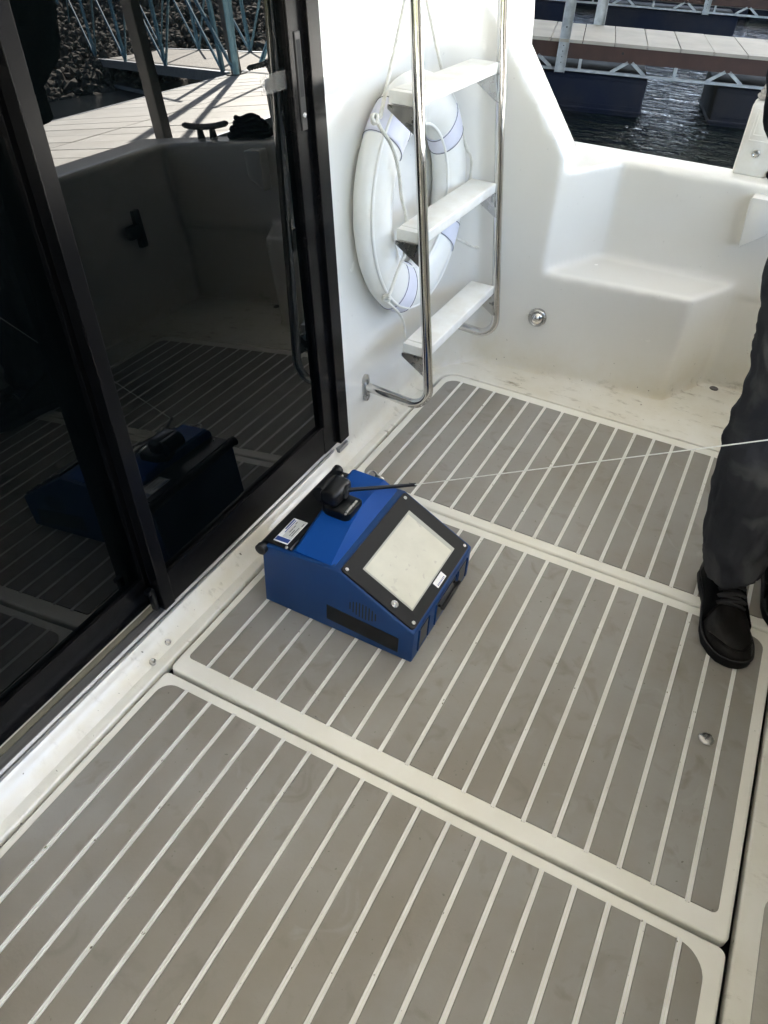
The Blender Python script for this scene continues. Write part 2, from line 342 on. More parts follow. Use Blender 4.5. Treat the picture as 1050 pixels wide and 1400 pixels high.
# hatches ------------------------------------------------------------
def hatch(y0,y1,inner,rin,rout,label):
    t=empty('deck_hatch',((-.066+1.003)/2,(y0+y1)/2,0),label,'deck hatch','deck hatches with grey non-skid planks')
    x0,x1=-.066,1.003
    # frame plate (solid; planks stand proud of it)
    me=plate([rrect(x0,y0,x1,y1,rout)],-.026,0.0,.0045,3); me.name='frame'
    link('frame',me,M['frame'],t)
    ix0,iy0,ix1,iy1=inner
    # groove ridges
    def lim(x):
        lo,hi=iy0,iy1
        for (side,corner,r) in (('l','lo',rin[0]),('r','lo',rin[1]),('r','hi',rin[2]),('l','hi',rin[3])):
            d=(x-ix0) if side=='l' else (ix1-x)
            if d<r:
                k=r-math.sqrt(max(0,r*r-(r-d)**2))
                if corner=='lo': lo=max(lo,iy0+k)
                else: hi=min(hi,iy1-k)
        return lo,hi
    edges=[ix0]+[k*.055 for k in range(18)]+[ix1]
    rg=MB()
    for k in range(18):
        x=k*.055; lo,hi=lim(x); rg.box((x-.0034,lo-.003,.0),(x-.0009,hi+.003,.0021)); rg.box((x+.0009,lo-.003,.0),(x+.0034,hi+.003,.0021))
    r=rg.build('groove_ridge',M['ridge'],t); r['kind']='stuff'
    for i in range(19):
        a=edges[i]+(.0044 if i else 0); c=edges[i+1]-(.0044 if i<18 else 0)
        n=10 if (a-ix0<max(rin[0],rin[3]) or ix1-c<max(rin[1],rin[2])) else 1
        xs=[a+(c-a)*k/n for k in range(n+1)]
        if n>1: xs=[a+(c-a)*(.5-.5*math.cos(math.pi*k/n)) for k in range(n+1)]
        P=[(x,lim(x)[0]) for x in xs]+[(x,lim(x)[1]) for x in reversed(xs)]
        b=MB(); 
        A=[b.bm.verts.new((p[0],p[1],-.001)) for p in P]; cx=(a+c)/2
        B=[b.bm.verts.new((p[0],p[1],.0016)) for p in P]
        cy=(iy0+iy1)/2
        T=[b.bm.verts.new((p[0]+(.0009 if p[0]<cx else -.0009),p[1]+(.0009 if p[1]<cy else -.0009),.0025)) for p in P]
        m=len(P)
        b.bm.faces.new(T)
        for j in range(m):
            b.bm.faces.new((A[j],A[(j+1)%m],B[(j+1)%m],B[j])); b.bm.faces.new((B[j],B[(j+1)%m],T[(j+1)%m],T[j]))
        b.build('plank',M['plank'],t)
    return t
h_near=hatch(-1.55,-.172,(-.050,-1.53,.976,-.193),[.03,.04,.045,.03],[.02,.02,.014,.012],'near deck hatch with grey planks running off the bottom of the picture')
h_mid=hatch(-.163,.541,(-.049,-.126,.981,.512),[.008,.010,.03,.03],[.012,.012,.02,.012],'middle deck hatch of grey planks carrying the blue instrument case')
h_far=hatch(.548,1.202,(-.044,.576,.981,1.163),[.035,.02,.03,.035],[.02,.02,.03,.05],'far deck hatch of grey planks beside the ladder foot')
# side pad
pd=link('side_pad',plate([rrect(1.046,-1.5,1.118,-.05,.03)],-.004,.0022,.001),M['pad']); tag(pd,'pale grey non-skid pad at the right edge of the deck','floor pad')
# stainless deck button on mid hatch
b=MB(); b.disc((.911,.195,.0024),(0,0,1),[(.0145,-.002),(.0145,.0008),(.0125,.0026),(.007,.0040),(0,.0044)]); b.build('deck_button',M['steelr'],h_mid,smooth=True)
# screws/drain holes in the sill
for (x,y) in ((-.105,-.119),(-.098,-.173)):
    b=MB(); zz=.008; b.disc((x,y,zz),(.25,0,1),[(0,-.006),(.0035,-.004),(.0045,.0015),(.0062,.0018),(.0066,0.0006),(.0066,-.004)],16)
    tag(b.build('screw',M['steelr'],smooth=True),'small countersunk screw in the white sill, '+('nearer the black door leaf' if y>-.15 else 'just above the corner of the near hatch'),'screw','screws in the sill')
b=MB(); b.disc((.711,1.565,.0005),(0,0,1),[(0,.001),(.006,.001),(.009,.004),(.013,.002),(.014,0)],16)
tag(b.build('drain_fitting',M['post'],smooth=True),'small brown drain fitting on the stained floor below the step pod','drain')

# ------------------------------------------------------------------ DOOR
def leaf_x(z,x0): return x0-RK*z
def rk_box(b,x0,th,y0,y1,z0,z1,bev=.0015):
    """bar lying in the raked plane: outer face at x0-RK*z, thickness th inward"""
    v=b.box((0,y0,0),(th,y1,z1-z0),bev)
    for q in v:
        if q.is_valid:
            z=z0+q.co.z; q.co.x=(x0-RK*z)-th+q.co.x; q.co.z=z
door_f=empty('door_frame',(-.14,-.3,.04),'black door frame post beside the white cabin wall with aluminium sill track','door frame')
b=MB(); rk_box(b,-.113,.06,.605,.650,.057,2.02); b.build('jamb',M['blackframe'],door_f)
b=MB(); rk_box(b,-.137,.05,.585,.625,.042,2.02); b.build('jamb_channel',M['rubber'],door_f)
b=MB(); rk_box(b,-.113,.09,-1.75,.66,2.021,2.07); b.build('head_rail',M['blackframe'],door_f)
b=MB(); rk_box(b,-.113,.06,-1.76,-1.71,.057,2.02); b.build('jamb',M['blackframe'],door_f)
b=MB()
b.prism([(-.1322,.030),(-.1322,.0405),(-.1345,.0405),(-.1345,.0385),(-.1375,.0385),(-.142,.0420),(-.160,.0420),(-.1632,.0405),(-.1632,.030)],'y',-1.75,.648)
b.build('sill_track',M['alu'],door_f)
b=MB(); b.box((-.1785,-1.75,.030),(-.1636,.60,.0385)); b.build('seal_strip',M['olive'],door_f)
b=MB(); b.box((-.24,-1.75,.028),(-.1788,.60,.034)); b.build('track_bed',M['rubber'],door_f)
b=MB(); b.box((-.134,.60,.030),(-.118,.646,.0435),.001); b.build('track_end',M['alu'],door_f)

def door_leaf(x0,y0,y1,st_l,st_r,zb,rail,label,wide):
    t=empty('sliding_door',(x0,(y0+y1)/2,zb),label,'sliding door','tinted sliding door leaves')
    b=MB(); rk_box(b,x0,.026,y0,y0+st_l,zb,2.015); b.build('stile',M['blackframe'],t)
    b=MB(); rk_box(b,x0,.026,y1-st_r,y1,zb,2.015); b.build('stile',M['blackframe'],t)
    b=MB(); rk_box(b,x0-.0012,.024,y0+st_l,y1-st_r,zb+.002,rail); b.build('bottom_rail',M['blackframe'],t)
    b=MB(); rk_box(b,x0-.0012,.024,y0+st_l,y1-st_r,1.94,2.013); b.build('top_rail',M['blackframe'],t)
    b=MB(); rk_box(b,x0+.0010,.008,y0+st_l+.001,y1-st_r-.001,rail-.003,rail+.0035,.0007); b.build('glazing_bead',M['blackframe'],t)
    b=MB(); rk_box(b,x0-.010,.006,y0+st_l-.004,y1-st_r+.004,rail-.006,1.945,0); g=b.build('glass_pane',M['glass'],t)
    return t
leaf=door_leaf(-.1250,-.0850,.6115,.030,.066,.055,.134,'tinted sliding door leaf with the lock, nearer the white wall and mirroring the dock',True)
leaf2=door_leaf(-.175,-1.70,-.010,.05,.067,.038,.109,'dark sliding door leaf behind, at the left edge of the picture',True)
# lock & recess on the right leaf
XL=-.125
b=MB(); rk_box(b,XL+.0025,.004,.571,.590,.815,.985,.0012)
lp=b.build('lock_plate',mat('lock_plate_black',(.016,.015,.015),.35,spec=.4),leaf)
b=MB(); rk_box(b,XL+.0032,.002,.5745,.5865,.875,.972,.0004); b.build('finger_pull',M['dark'],lp)
b=MB(); c=Vector((XL-RK*.842+.0030,.581,.842)); b.disc(c,(1,0,RK),[(0,.0004),(.0012,.0004),(.0016,.0016),(.0048,.0018),(.0055,0)],20); b.build('keyhole',M['steelr'],lp,smooth=True)
b=MB(); rk_box(b,XL+.0045,.006,.5455,.5525,.134,1.94,.0015); b.build('stile_lip',M['blackframe'],leaf)
# plain sticker on the glass
m=mat('clear_sticker',(.55,.53,.48),.5); 
m.node_tree.nodes['Principled BSDF'].inputs['Alpha'].default_value=.07
b=MB(); rk_box(b,-.1335,.0006,.462,.545,.893,.925,0)
b.build('sticker',m,leaf)
# hinge-like roller bracket at foot of the stile
b=MB(); rk_box(b,-.136,.014,-.098,-.088,.058,.112,.002); rk_box(b,-.138,.012,-.104,-.090,.103,.113,.001); b.build('corner_bracket',M['blk'],leaf)

# ------------------------------------------------------------------ LADDER
lad=empty('boarding_ladder',(-.05,1.0,.14),'stainless boarding ladder with three white steps on the cabin wall','ladder')
Y0,Y1=.764,1.251
SLP=-.1288
def LX(z): return .039+SLP*(z-.304)
for Y in (Y0,Y1):
    zf=.143
    pts=fillet([(WX(zf)+.002,Y,zf+.005),(LX(.135)-.002,Y,.135),(LX(1.95),Y,1.95)],.052,10)
    b=MB(); b.tube(pts,.0125,16); b.build('post',M['steel'],lad,smooth=True,auto=60)
    b=MB()
    me_poly=rrect(Y-.016,zf-.038,Y+.016,zf+.040,.0155,6)
    n=len(me_poly)
    A=[b.bm.verts.new((WX(z)+.0005,y,z)) for y,z in me_poly]; B_=[b.bm.verts.new((WX(z)+.0065,y,z)) for y,z in me_poly]
    Cc=[b.bm.verts.new((WX(z)+.008,Y+(y-Y)*.88,zf+(z-zf)*.94)) for y,z in me_poly]
    b.bm.faces.new(Cc)
    for j in range(n): b.bm.faces.new((A[j],A[(j+1)%n],B_[(j+1)%n],B_[j])); b.bm.faces.new((B_[j],B_[(j+1)%n],Cc[(j+1)%n],Cc[j]))
    for dz in (-.026,.028): b.disc((WX(zf+dz)+.008,Y,zf+dz),(1,0,RK),[(.005,0),(.004,.002),(0,.003)],12)
    b.build('flange',M['steelr'],lad,auto=35)
    b=MB(); b.tube([(WX(1.9),Y,1.905),(LX(1.9),Y,1.9)],.0125,16); b.build('top_bracket',M['steel'],lad,smooth=True,auto=60)
for zt in (.300,.5855,.8705,1.156,1.44):
    xf=LX(zt)-.004
    b=MB(); b.box((xf-.074,Y0+.036,zt-.027),(xf,Y1-.010,zt),.0035,3)
    st=b.build('step',M['step'],lad,auto=40)
    b=MB()
    # hollow left end of the step extrusion + brackets
    for (ya,yb) in ((Y0+.002,Y0+.0355),(Y1-.0095,Y1-.004)):
        pass
    b.box((xf-.072,Y0+.0130,zt-.026),(xf-.008,Y0+.0355,zt-.001),.0015)
    b.build('end_cap',M['step'],st,auto=40)
    for s_,Y in ((1,Y0+.012),(-1,Y1-.012)):
        b=MB(); zb=zt-.028
        b.prism([(xf-.074,zb),(xf-.004,zb),(LX(zb-.062)-.001,zb-.062),(LX(zb-.062)-.010,zb-.060),(xf-.074,zb-.010)],'y',Y,Y+.004*s_,.0008,1)
        y2=Y+.026*s_
        b.box((xf-.072,min(Y,y2),zb-.0035),(xf-.004,max(Y,y2),zb-.0003),.0006,1)
        b.build('step_bracket',M['steelr'],st)

# ------------------------------------------------------------------ LIFEBUOY
nW=Vector((1,0,RK)).normalized(); uW=Vector((-RK,0,1)).normalized(); yW=Vector((0,1,0))
BC=Vector((WX(.585),.99,.585))+nW*.043; RO=.285; RA=.062; RB=.041; RM=RO-RA
def BP(a,ph,k=1.0,ka=None):
    """a: angle round ring (0 = +y), ph: 0 outer rim, 90 facing the cockpit"""
    rad=RM+RA*k*math.cos(ph); c=RB*k*math.sin(ph)
    return BC+yW*(rad*math.cos(a))+uW*(rad*math.sin(a))+nW*c
buoy=empty('lifebuoy',BC,'white ring lifebuoy with lavender bands hanging behind the ladder','lifebuoy')
b=MB(); N=96;K=28; R=[]
for i in range(N):
    a=2*math.pi*i/N; ring=[]
    for k in range(K):
        ph=2*math.pi*k/K; kk=1.0+.014*math.sin(3*a+1)+.022*noise.noise(Vector((a*6,ph*1.2,0)))+.012*noise.noise(Vector((a*17,ph*1.5,4)))+.008*noise.noise(Vector((math.cos(a)*2,math.sin(a)*2,ph)))
        ring.append(b.bm.verts.new(BP(a,ph,kk)))
    R.append(ring)
for i in range(N):
    for k in range(K): b.bm.faces.new((R[i][k],R[(i+1)%N][k],R[(i+1)%N][(k+1)%K],R[i][(k+1)%K]))
b.build('ring',M['buoy'],buoy,smooth=True)
for ph in (R_(38),R_(150)):
    b=MB(); b.tube([BP(2*math.pi*i/96,ph,1.0) for i in range(96)],.0042,8,closed=True); b.build('seam',M['buoy'],buoy,smooth=True)
for ac,hw in ((R_(128),.16),(R_(35),.14),(R_(-38),.14),(R_(243),.14)):
    b=MB(); rows=[]
    for i in range(9):
        a=ac+hw*(i/4-1); rows.append([BP(a,2*math.pi*k/28,1.045) for k in range(28)])
    RR=[[b.bm.verts.new(p) for p in r] for r in rows]
    for A,B_ in zip(RR,RR[1:]):
        for k in range(28): b.bm.faces.new((A[k],A[(k+1)%28],B_[(k+1)%28],B_[k]))
    for r_,s_ in ((RR[0],-1),(RR[-1],1)):
        inn=[b.bm.verts.new(BC+(v.co-BC)) for v in r_]
        a=ac+hw*s_
        for k,v in enumerate(inn): v.co=BP(a,2*math.pi*k/28,.99)
        for k in range(28): b.bm.faces.new((r_[k],r_[(k+1)%28],inn[(k+1)%28],inn[k]))
    bd=b.build('band',M['band'],buoy,smooth=True)
    b=MB()
    for s_ in (-1,1):
        b.tube([BP(ac+hw*s_*.97,2*math.pi*k/36,1.05) for k in range(36)],.0009,6,closed=True)
    b.build('band_stitching',M['thread'],bd)
def twist(pts,r=.0042,lay=.018):
    """three-strand rope along pts"""
    pts=[Vector(p) for p in pts]
    # resample
    seg=[0]
    for p,q in zip(pts,pts[1:]): seg.append(seg[-1]+(q-p).length)
    n=max(8,int(seg[-1]/.0035)); S=[]
    for i in range(n+1):
        s=seg[-1]*i/n; j=0
        while j<len(seg)-2 and seg[j+1]<s: j+=1
        t=(s-seg[j])/max(1e-9,seg[j+1]-seg[j]); S.append((pts[j].lerp(pts[j+1],t),s))
    return S
def rope(name,pts,parent,r=.0045,m=None,lay=.022):
    S=twist(pts); b=MB(); nrm=None; fr=[]
    for i,(p,s) in enumerate(S):
        t=(S[min(i+1,len(S)-1)][0]-S[max(i-1,0)][0]).normalized()
        if nrm is None: nrm=t.orthogonal().normalized()
        nrm=(nrm-t*nrm.dot(t)).normalized(); fr.append((p,s,nrm.copy(),t.cross(nrm)))
    for k in range(3):
        b.tube([p+(n_*math.cos(2*math.pi*(s/lay+k/3))+bi*math.sin(2*math.pi*(s/lay+k/3)))*r*.5 for p,s,n_,bi in fr],r*.56,6)
    return b.build(name,m or M['rope'],parent,smooth=True)
def Wp(y,z,off=.01): return (WX(z)+off,y,z)
def BR(a,ph,k=1.08): return BP(a,ph,k)
kn=[R_(128),R_(35),R_(-38),R_(243)]
kA=BR(kn[0],R_(70)); 
hook=Vector(Wp(.988,1.10,.055))
# lanyard up to the hook (both legs)
rope('hanging_rope',spline([Wp(.735,.825,.09),Wp(.808,.845,.062),hook],6),buoy)
rope('hanging_rope',spline([Wp(1.17,.80,.06),Wp(1.119,.863,.058),hook],6),buoy)
# grab line in four loops
def BPo(y,z,off): return Vector((WX(z)+off,y,z))
def XW(L_,off): return [Wp(y,z,off) for y,z in L_]
rope('grab_line',spline(XW([(.700,.826),(.72,.804),(.756,.773),(.782,.737),(.799,.695),(.808,.645),(.833,.589),(.83,.52),(.79,.49),(.75,.455),(.725,.435)],.10),4),buoy)
rope('grab_line',spline([(-.137,1.185,.752),(-.113,1.21,.716),(-.094,1.23,.66),(-.082,1.245,.629),(-.085,1.25,.55),(-.10,1.25,.46),(-.10,1.215,.43)],5),buoy)
rope('grab_line',spline([(-.108,1.20,.43),(-.075,1.225,.415),(-.048,1.235,.402),(-.03,1.245,.398)],5),buoy)
rope('grab_line',spline(XW([(.74,.425),(.753,.411),(.819,.355),(.851,.308),(.853,.238)],.08),5),buoy,r=.0036)
# knots
for c in (Vector(Wp(.70,.828,.095)),Vector(Wp(.735,.428,.09)),Vector((-.137,1.185,.752)),Vector((-.108,1.20,.43)),Vector(Wp(.835,.51,.10))):
    b=MB()
    for q in range(3):
        ax=Vector((random.uniform(-1,1),random.uniform(-1,1),random.uniform(-1,1))).normalized(); u=ax.orthogonal().normalized(); v=ax.cross(u)
        b.tube([c+(u*math.cos(t)+v*math.sin(t))*.009 for t in [2*math.pi*k/16 for k in range(16)]],.0036,7,closed=True)
    b.build('knot',M['rope'],buoy,smooth=True)

# ------------------------------------------------------------------ courtesy light on side wall
fn=Vector((.135,-1,0)).normalized()
lc=Vector((.156,1.338,.192))+fn*.004
b=MB(); b.disc(lc,fn,[(.0285,-.01),(.0285,.0015),(.0262,.0055),(.0222,.0065),(.0205,.004),(.0195,.0035)],36)
t=empty('courtesy_light',lc,'round chrome dome light on the white side wall','light')
b.build('bezel',M['steelr'],t,smooth=True)
b=MB(); b.disc(lc,fn,[(.0198,.002),(.0185,.0075),(.015,.0115),(.010,.0145),(.005,.016),(0,.0165)],36); b.build('dome',M['steel'],t,smooth=True)

# ------------------------------------------------------------------ BLUE INSTRUMENT CASE
dev=empty('instrument_case',(.17,.23,.003),'blue metal instrument case with slanted display on the middle hatch','instrument case')
DX0,DX1,DY0,DY1=-.003,.347,.080,.375; ZB=.003
prof=[(DX0,ZB+.002),(DX0,.165),(.010,.168),(.176,.1775),(DX1,.089),(DX1,ZB)]
b=MB(); b.prism(prof,'y',DY0,DY1,.0035,3)
body=b.build('case_body',M['blue'],dev,auto=35)
# slanted plane frame
S0=Vector((.180,0,.178)); Sd=(Vector((.348,0,.090))-S0); SL=Sd.length; Sd.normalize(); Sn=Vector((-Sd.z,0,Sd.x))
if Sn.z<0: Sn=-Sn
def SP(s,y,h): return S0+Sd*s+Vector((0,y,0))+Sn*h
def slab(s0,s1,y0,y1,h0,h1,r,name,m,parent,bev=.0006):
    P=rrect(s0,y0,s1,y1,r,5); b=MB()
    A=[b.bm.verts.new(SP(s,y,h0)) for s,y in P]; B_=[b.bm.verts.new(SP(s,y,h1-bev)) for s,y in P]
    cs=(s0+s1)/2; cy=(y0+y1)/2
    T=[b.bm.verts.new(SP(s-(bev if s>cs else -bev),y-(bev if y>cy else -bev),h1)) for s,y in P]; n=len(P)
    b.bm.faces.new(T)
    for j in range(n): b.bm.faces.new((A[j],A[(j+1)%n],B_[(j+1)%n],B_[j])); b.bm.faces.new((B_[j],B_[(j+1)%n],T[(j+1)%n],T[j]))
    return b.build(name,m,parent)
pan=slab(-.002,SL-.006,.0845,.366,-.002,.003,.008,'display_panel',M['blkm'],dev)
slab(.031,.160,.120,.330,.002,.0034,.001,'screen_surround',M['screen2'],pan,.0003)
slab(.0345,.157,.1235,.318,.0030,.0041,.001,'screen',M['screen'],pan,.0003)
for s,y in ((.0075,.0935),(.0075,.352),(SL-.015,.3575),(SL-.015,.099)):
    b=MB(); b.disc(SP(s,y,.003),Sn,[(.0042,0),(.0040,.0012),(.0025,.0016),(.0018,.0006),(0,.0006)],16); b.build('screw',M['steelr'],pan,smooth=True)
b=MB(); b.disc(SP(.123,.104,.003),Sn,[(.0082,0),(.008,.0018),(.0062,.0022),(.0055,.0012),(.0052,.0012),(.0048,.0024),(0,.0026)],24); b.build('power_button',M['steelr'],pan,smooth=True)
lb=slab(.163,.178,.211,.252,.003,.0036,.001,'maker_label',M['labw'],pan,.0002)
b=MB(); yy=.216
for wd in (.0035,.003,.0035,.0025,.0035,.003,.0035,.0032):
    for q in range(2):
        P=[SP(.1725+q*.0,yy,.0037),SP(.1760,yy,.0037),SP(.1760,yy+wd*.7,.0037),SP(.1725,yy+wd*.7,.0037)]
        if q==0: b.bm.faces.new([b.bm.verts.new(p) for p in P])
    yy+=wd+.0008
b.build('label_print',M['labb'],lb)
# front windows (facing +x)
for (ya,yb,za,zb) in ((.108,.150,.020,.074),(.190,.290,.018,.070),(.305,.350,.020,.070)):
    b=MB(); b.box((DX1-.004,ya,za),(DX1+.0012,yb,zb),.0012); fw=b.build('front_window',M['blk'],dev)
    for q in ((ya-.004,ya-.0008,za-.003,zb+.003),(yb+.0008,yb+.004,za-.003,zb+.003)):
        b=MB(); b.box((DX1-.003,q[0],q[2]),(DX1+.0035,q[1],q[3]),.0006,1); b.build('window_rib',M['blue'],fw)
b=MB(); b.tube([(DX1+.012,.195,.062),(DX1+.012,.285,.062)],.0045,10); b.tube([(DX1-.002,.200,.062),(DX1+.012,.200,.062)],.003,8); b.tube([(DX1-.002,.280,.062),(DX1+.012,.280,.062)],.003,8); b.build('front_handle',M['blk'],dev,smooth=True)
# side window and louvres (facing -y)
b=MB(); b.prism([(.150,.029),(.316,.018),(.316,.060),(.150,.071)],'y',DY0-.0006,DY0+.004); b.build('side_window',M['blk'],dev)
b=MB()
for k in range(9):
    x=.203+k*.0072; hgt=.040*math.sqrt(max(.15,1-((k-4)/4.6)**2)); zc=.096-.0005*k
    b.box((x,DY0-.0004,zc-hgt/2),(x+.0028,DY0+.002,zc+hgt/2))
b.build('vent_slots',M['dark'],dev)
# hump on top
b=MB()
ba=[(.060,.084,.171),(.162,.088,.177),(.166,.368,.177),(.055,.368,.171)]
tp=[(.083,.104,.190),(.132,.150,.214),(.150,.352,.214),(.072,.352,.214)]
# ramped hump: low at the near end, high at the far end
ba=[(.066,.086,.170),(.160,.086,.1765),(.162,.366,.1765),(.050,.366,.170)]
tp=[(.070,.096,.178),(.150,.092,.183),(.148,.362,.222),(.062,.362,.222)]
def hump():
    b=MB(); rows=[]
    ys=[.088,.094,.15,.20,.26,.32,.358,.366]
    for i,y in enumerate(ys):
        t=(y-.088)/(.366-.088)
        h=.004+.034*min(1,max(0,(t-.0)/.55)); 
        if i==0: h=.001
        if i==len(ys)-1: h=.026
        xl=.068-.018*t; xr=.163-.002*t; base=.176
        top=base+h*.62; run=.004+.022*min(1,t*1.8)
        rows.append([(xl-.002,y,.168),(xl,y,top-.004),(xl+.006,y,top),(xr-run-.004,y,top),(xr-run,y,top-.003),(xr,y,base+.0015),(xr+.002,y,.168)])
    b.loft(rows); return b
hb=hump(); hp=hb.build('raised_hump',M['bluelight'],dev,auto=25)
# black recess plate behind hump with label
b=MB(); b.prism([(.000,.1695),(.002,.1735),(.060,.1765),(.064,.1725)],'y',.087,.366); rec=b.build('rear_plate',M['blk'],dev)
b=MB(); b.tube([(.000,.072,.160),(.000,.384,.160)],.0105,14); b.build('hinge_roll',M['blk'],dev,auto=50)
for y in (.0715,.3845):
    b=MB(); b.disc((.000,y,.160),(0,-1 if y<.2 else 1,0),[(.0125,-.008),(.0125,.002),(.009,.004),(0,.004)],16); b.build('roll_cap',M['rubber'],dev,auto=50)
def topP(x,y,h): return Vector((x,y,.1740+.05*(x)+h))
b=MB(); b.box((0,0,0),(.034,.078,.001),.0004,1)
mt=Matrix.Translation((.016,.0945,.1752))@Matrix.Rotation(-.05,4,'Y')
bmesh.ops.transform(b.bm,matrix=mt,verts=b.bm.verts); rl=b.build('rating_label',M['labw'],rec)
b=MB()
for (x0,y0,x1,y1) in ((.0015,.003,.0325,.0150),): b.box((x0,y0,.0011),(x1,y1,.0013))
b.box((.002,.040,.0011),(.0055,.075,.0013)); b.box((.0075,.030,.0011),(.0095,.073,.0013))
bmesh.ops.transform(b.bm,matrix=mt,verts=b.bm.verts); b.build('label_stripe',M['labb'],rl)
b=MB(); b.box((.0105,.0165,.0011),(.0325,.0765,.0012))
bmesh.ops.transform(b.bm,matrix=mt,verts=b.bm.verts); b.build('label_field',M['lab'],rl)
b=MB()
for i,(x,y0,y1) in enumerate(((.016,.034,.048),(.016,.050,.058),(.022,.025,.03),(.022,.032,.045),(.0265,.025,.055),(.029,.060,.07),(.013,.062,.069))): b.box((x,y0,.0012),(x+.0016,y1,.0014))
bmesh.ops.transform(b.bm,matrix=mt,verts=b.bm.verts); b.build('label_print',M['labk'],rl)
# pivot bracket, camera-like head and stick
hz=.199
P=rrect(.058,.198,.131,.262,[.026,.014,.008,.02],6)
b=MB(); b.prism(P,'z',hz-.012,hz+.013,.003,2); br=b.build('head_base',M['blk'],dev,auto=35)
b=MB(); b.box((.1195,.204,hz+.012),(.1255,.250,hz+.0165),.002,2); b.build('base_rib',M['steelr'],br)
b=MB(); b.disc((.1225,.2015,hz+.012),(0,0,1),[(.0028,0),(.0022,.0018),(0,.002)],10); b.build('rivet',M['steelr'],br,smooth=True)
b=MB(); v=b.box((.056,.205,hz+.010),(.098,.276,hz+.046),.011,4); hd=b.build('pivot_head',M['blk'],dev,auto=50)
b=MB(); b.tube([(.056,.214,hz+.026),(.056,.268,hz+.026)],.019,18); b.build('head_barrel',M['blk'],hd,auto=50)
b=MB(); b.disc((.097,.250,hz+.028),(1,.2,0),[(.016,-.004),(.016,.002),(.012,.004),(.0,.004)],20); b.build('head_knob',M['rubber'],hd,auto=50)
TIP=Vector((.190,.386,.191))
b=MB(); b.tube([(.090,.245,hz+.032),(.108,.267,hz+.027),tuple(TIP)],[.0055,.0045,.0040],10); b.tube([tuple(TIP-Vector((.006,.0075,-.003))),tuple(TIP+Vector((.003,.0037,-.001)))],.0046,10); b.build('probe_stick',M['blk'],dev,auto=50)
# ring clip at the back
b=MB(); c=Vector((.094,.372,.190)); b.tube([c+Vector((math.cos(t)*.011,math.sin(t)*.009,math.sin(t)*.004)) for t in [2*math.pi*k/20 for k in range(20)]],.0022,8,closed=True)
b.tube([c+Vector((.010,.0,.002)),c+Vector((.030,-.004,.002))],.004,8); b.tube([c+Vector((.028,-.004,.002)),c+Vector((.040,-.006,-.008))],.003,8); b.build('snap_ring',M['steelr'],dev,smooth=True)
for (x,y) in ((.052,.088),(.030,.350),(.070,.352)):
    b=MB(); b.disc((x,y,.1775),(0,0,1),[(.0035,-.003),(.003,.001),(0,.0015)],10); b.build('screw',M['steelr'],dev,smooth=True)
# feet
for x in (.03,.31):
    for y in (.11,.345):
        b=MB(); b.box((x-.012,y-.012,0.0026),(x+.012,y+.012,.006)); b.build('foot',M['rubber'],dev)
# string
HAND=Vector((1.135,.340,.742))
b=MB(); 
mid=Vector((.815,.362,.553))
pts=[TIP,mid,HAND]
# keep it straight
b.tube([TIP.lerp(HAND,k/30)+Vector((0,0,-.0*math.sin(math.pi*k/30))) for k in range(31)],.0011,6)
tag(b.build('string',M['string']),'thin white string pulled from the instrument stick past the trousers','string')

# ------------------------------------------------------------------ PERSON
def skinmesh(name,verts,edges,radii,m,parent,sub=2,root=0,mods=None,rel=None):
    me=bpy.data.meshes.new(name); me.from_pydata(verts,edges,[]); 
    o=bpy.data.objects.new('tmp',me); COL.objects.link(o)
    s=o.modifiers.new('skin','SKIN'); s.use_smooth_shade=True
    for i,v in enumerate(me.skin_vertices[0].data):
        r=radii[i]; v.radius=(r,r) if not isinstance(r,tuple) else r; v.use_root=(i==root)
    u=o.modifiers.new('sub','SUBSURF'); u.levels=sub; u.render_levels=sub
    if mods: mods(o)
    bpy.context.view_layer.update()
    m2=bpy.data.meshes.new_from_object(o.evaluated_get(bpy.context.evaluated_depsgraph_get())); bpy.data.objects.remove(o)
    m2.materials.clear(); m2.name=name
    for p in m2.polygons: p.use_smooth=True
    return link(name,m2,m,parent)
def sect(c,rx,ry,n=28,tilt=(0,0),fold=0,seed=0):
    out=[]
    for k in range(n):
        a=2*math.pi*k/n; f=1+fold*noise.noise(Vector((math.cos(a)*1.6+seed,math.sin(a)*1.6,c[2]*9+seed)))
        out.append((c[0]+rx*f*math.cos(a),c[1]+ry*f*math.sin(a),c[2]+tilt[0]*rx*math.cos(a)+tilt[1]*ry*math.sin(a)))
    return out
person=empty('person',(.93,.62,.003),'person in charcoal trousers, black jacket and black lace-up shoes standing at the right edge','person')
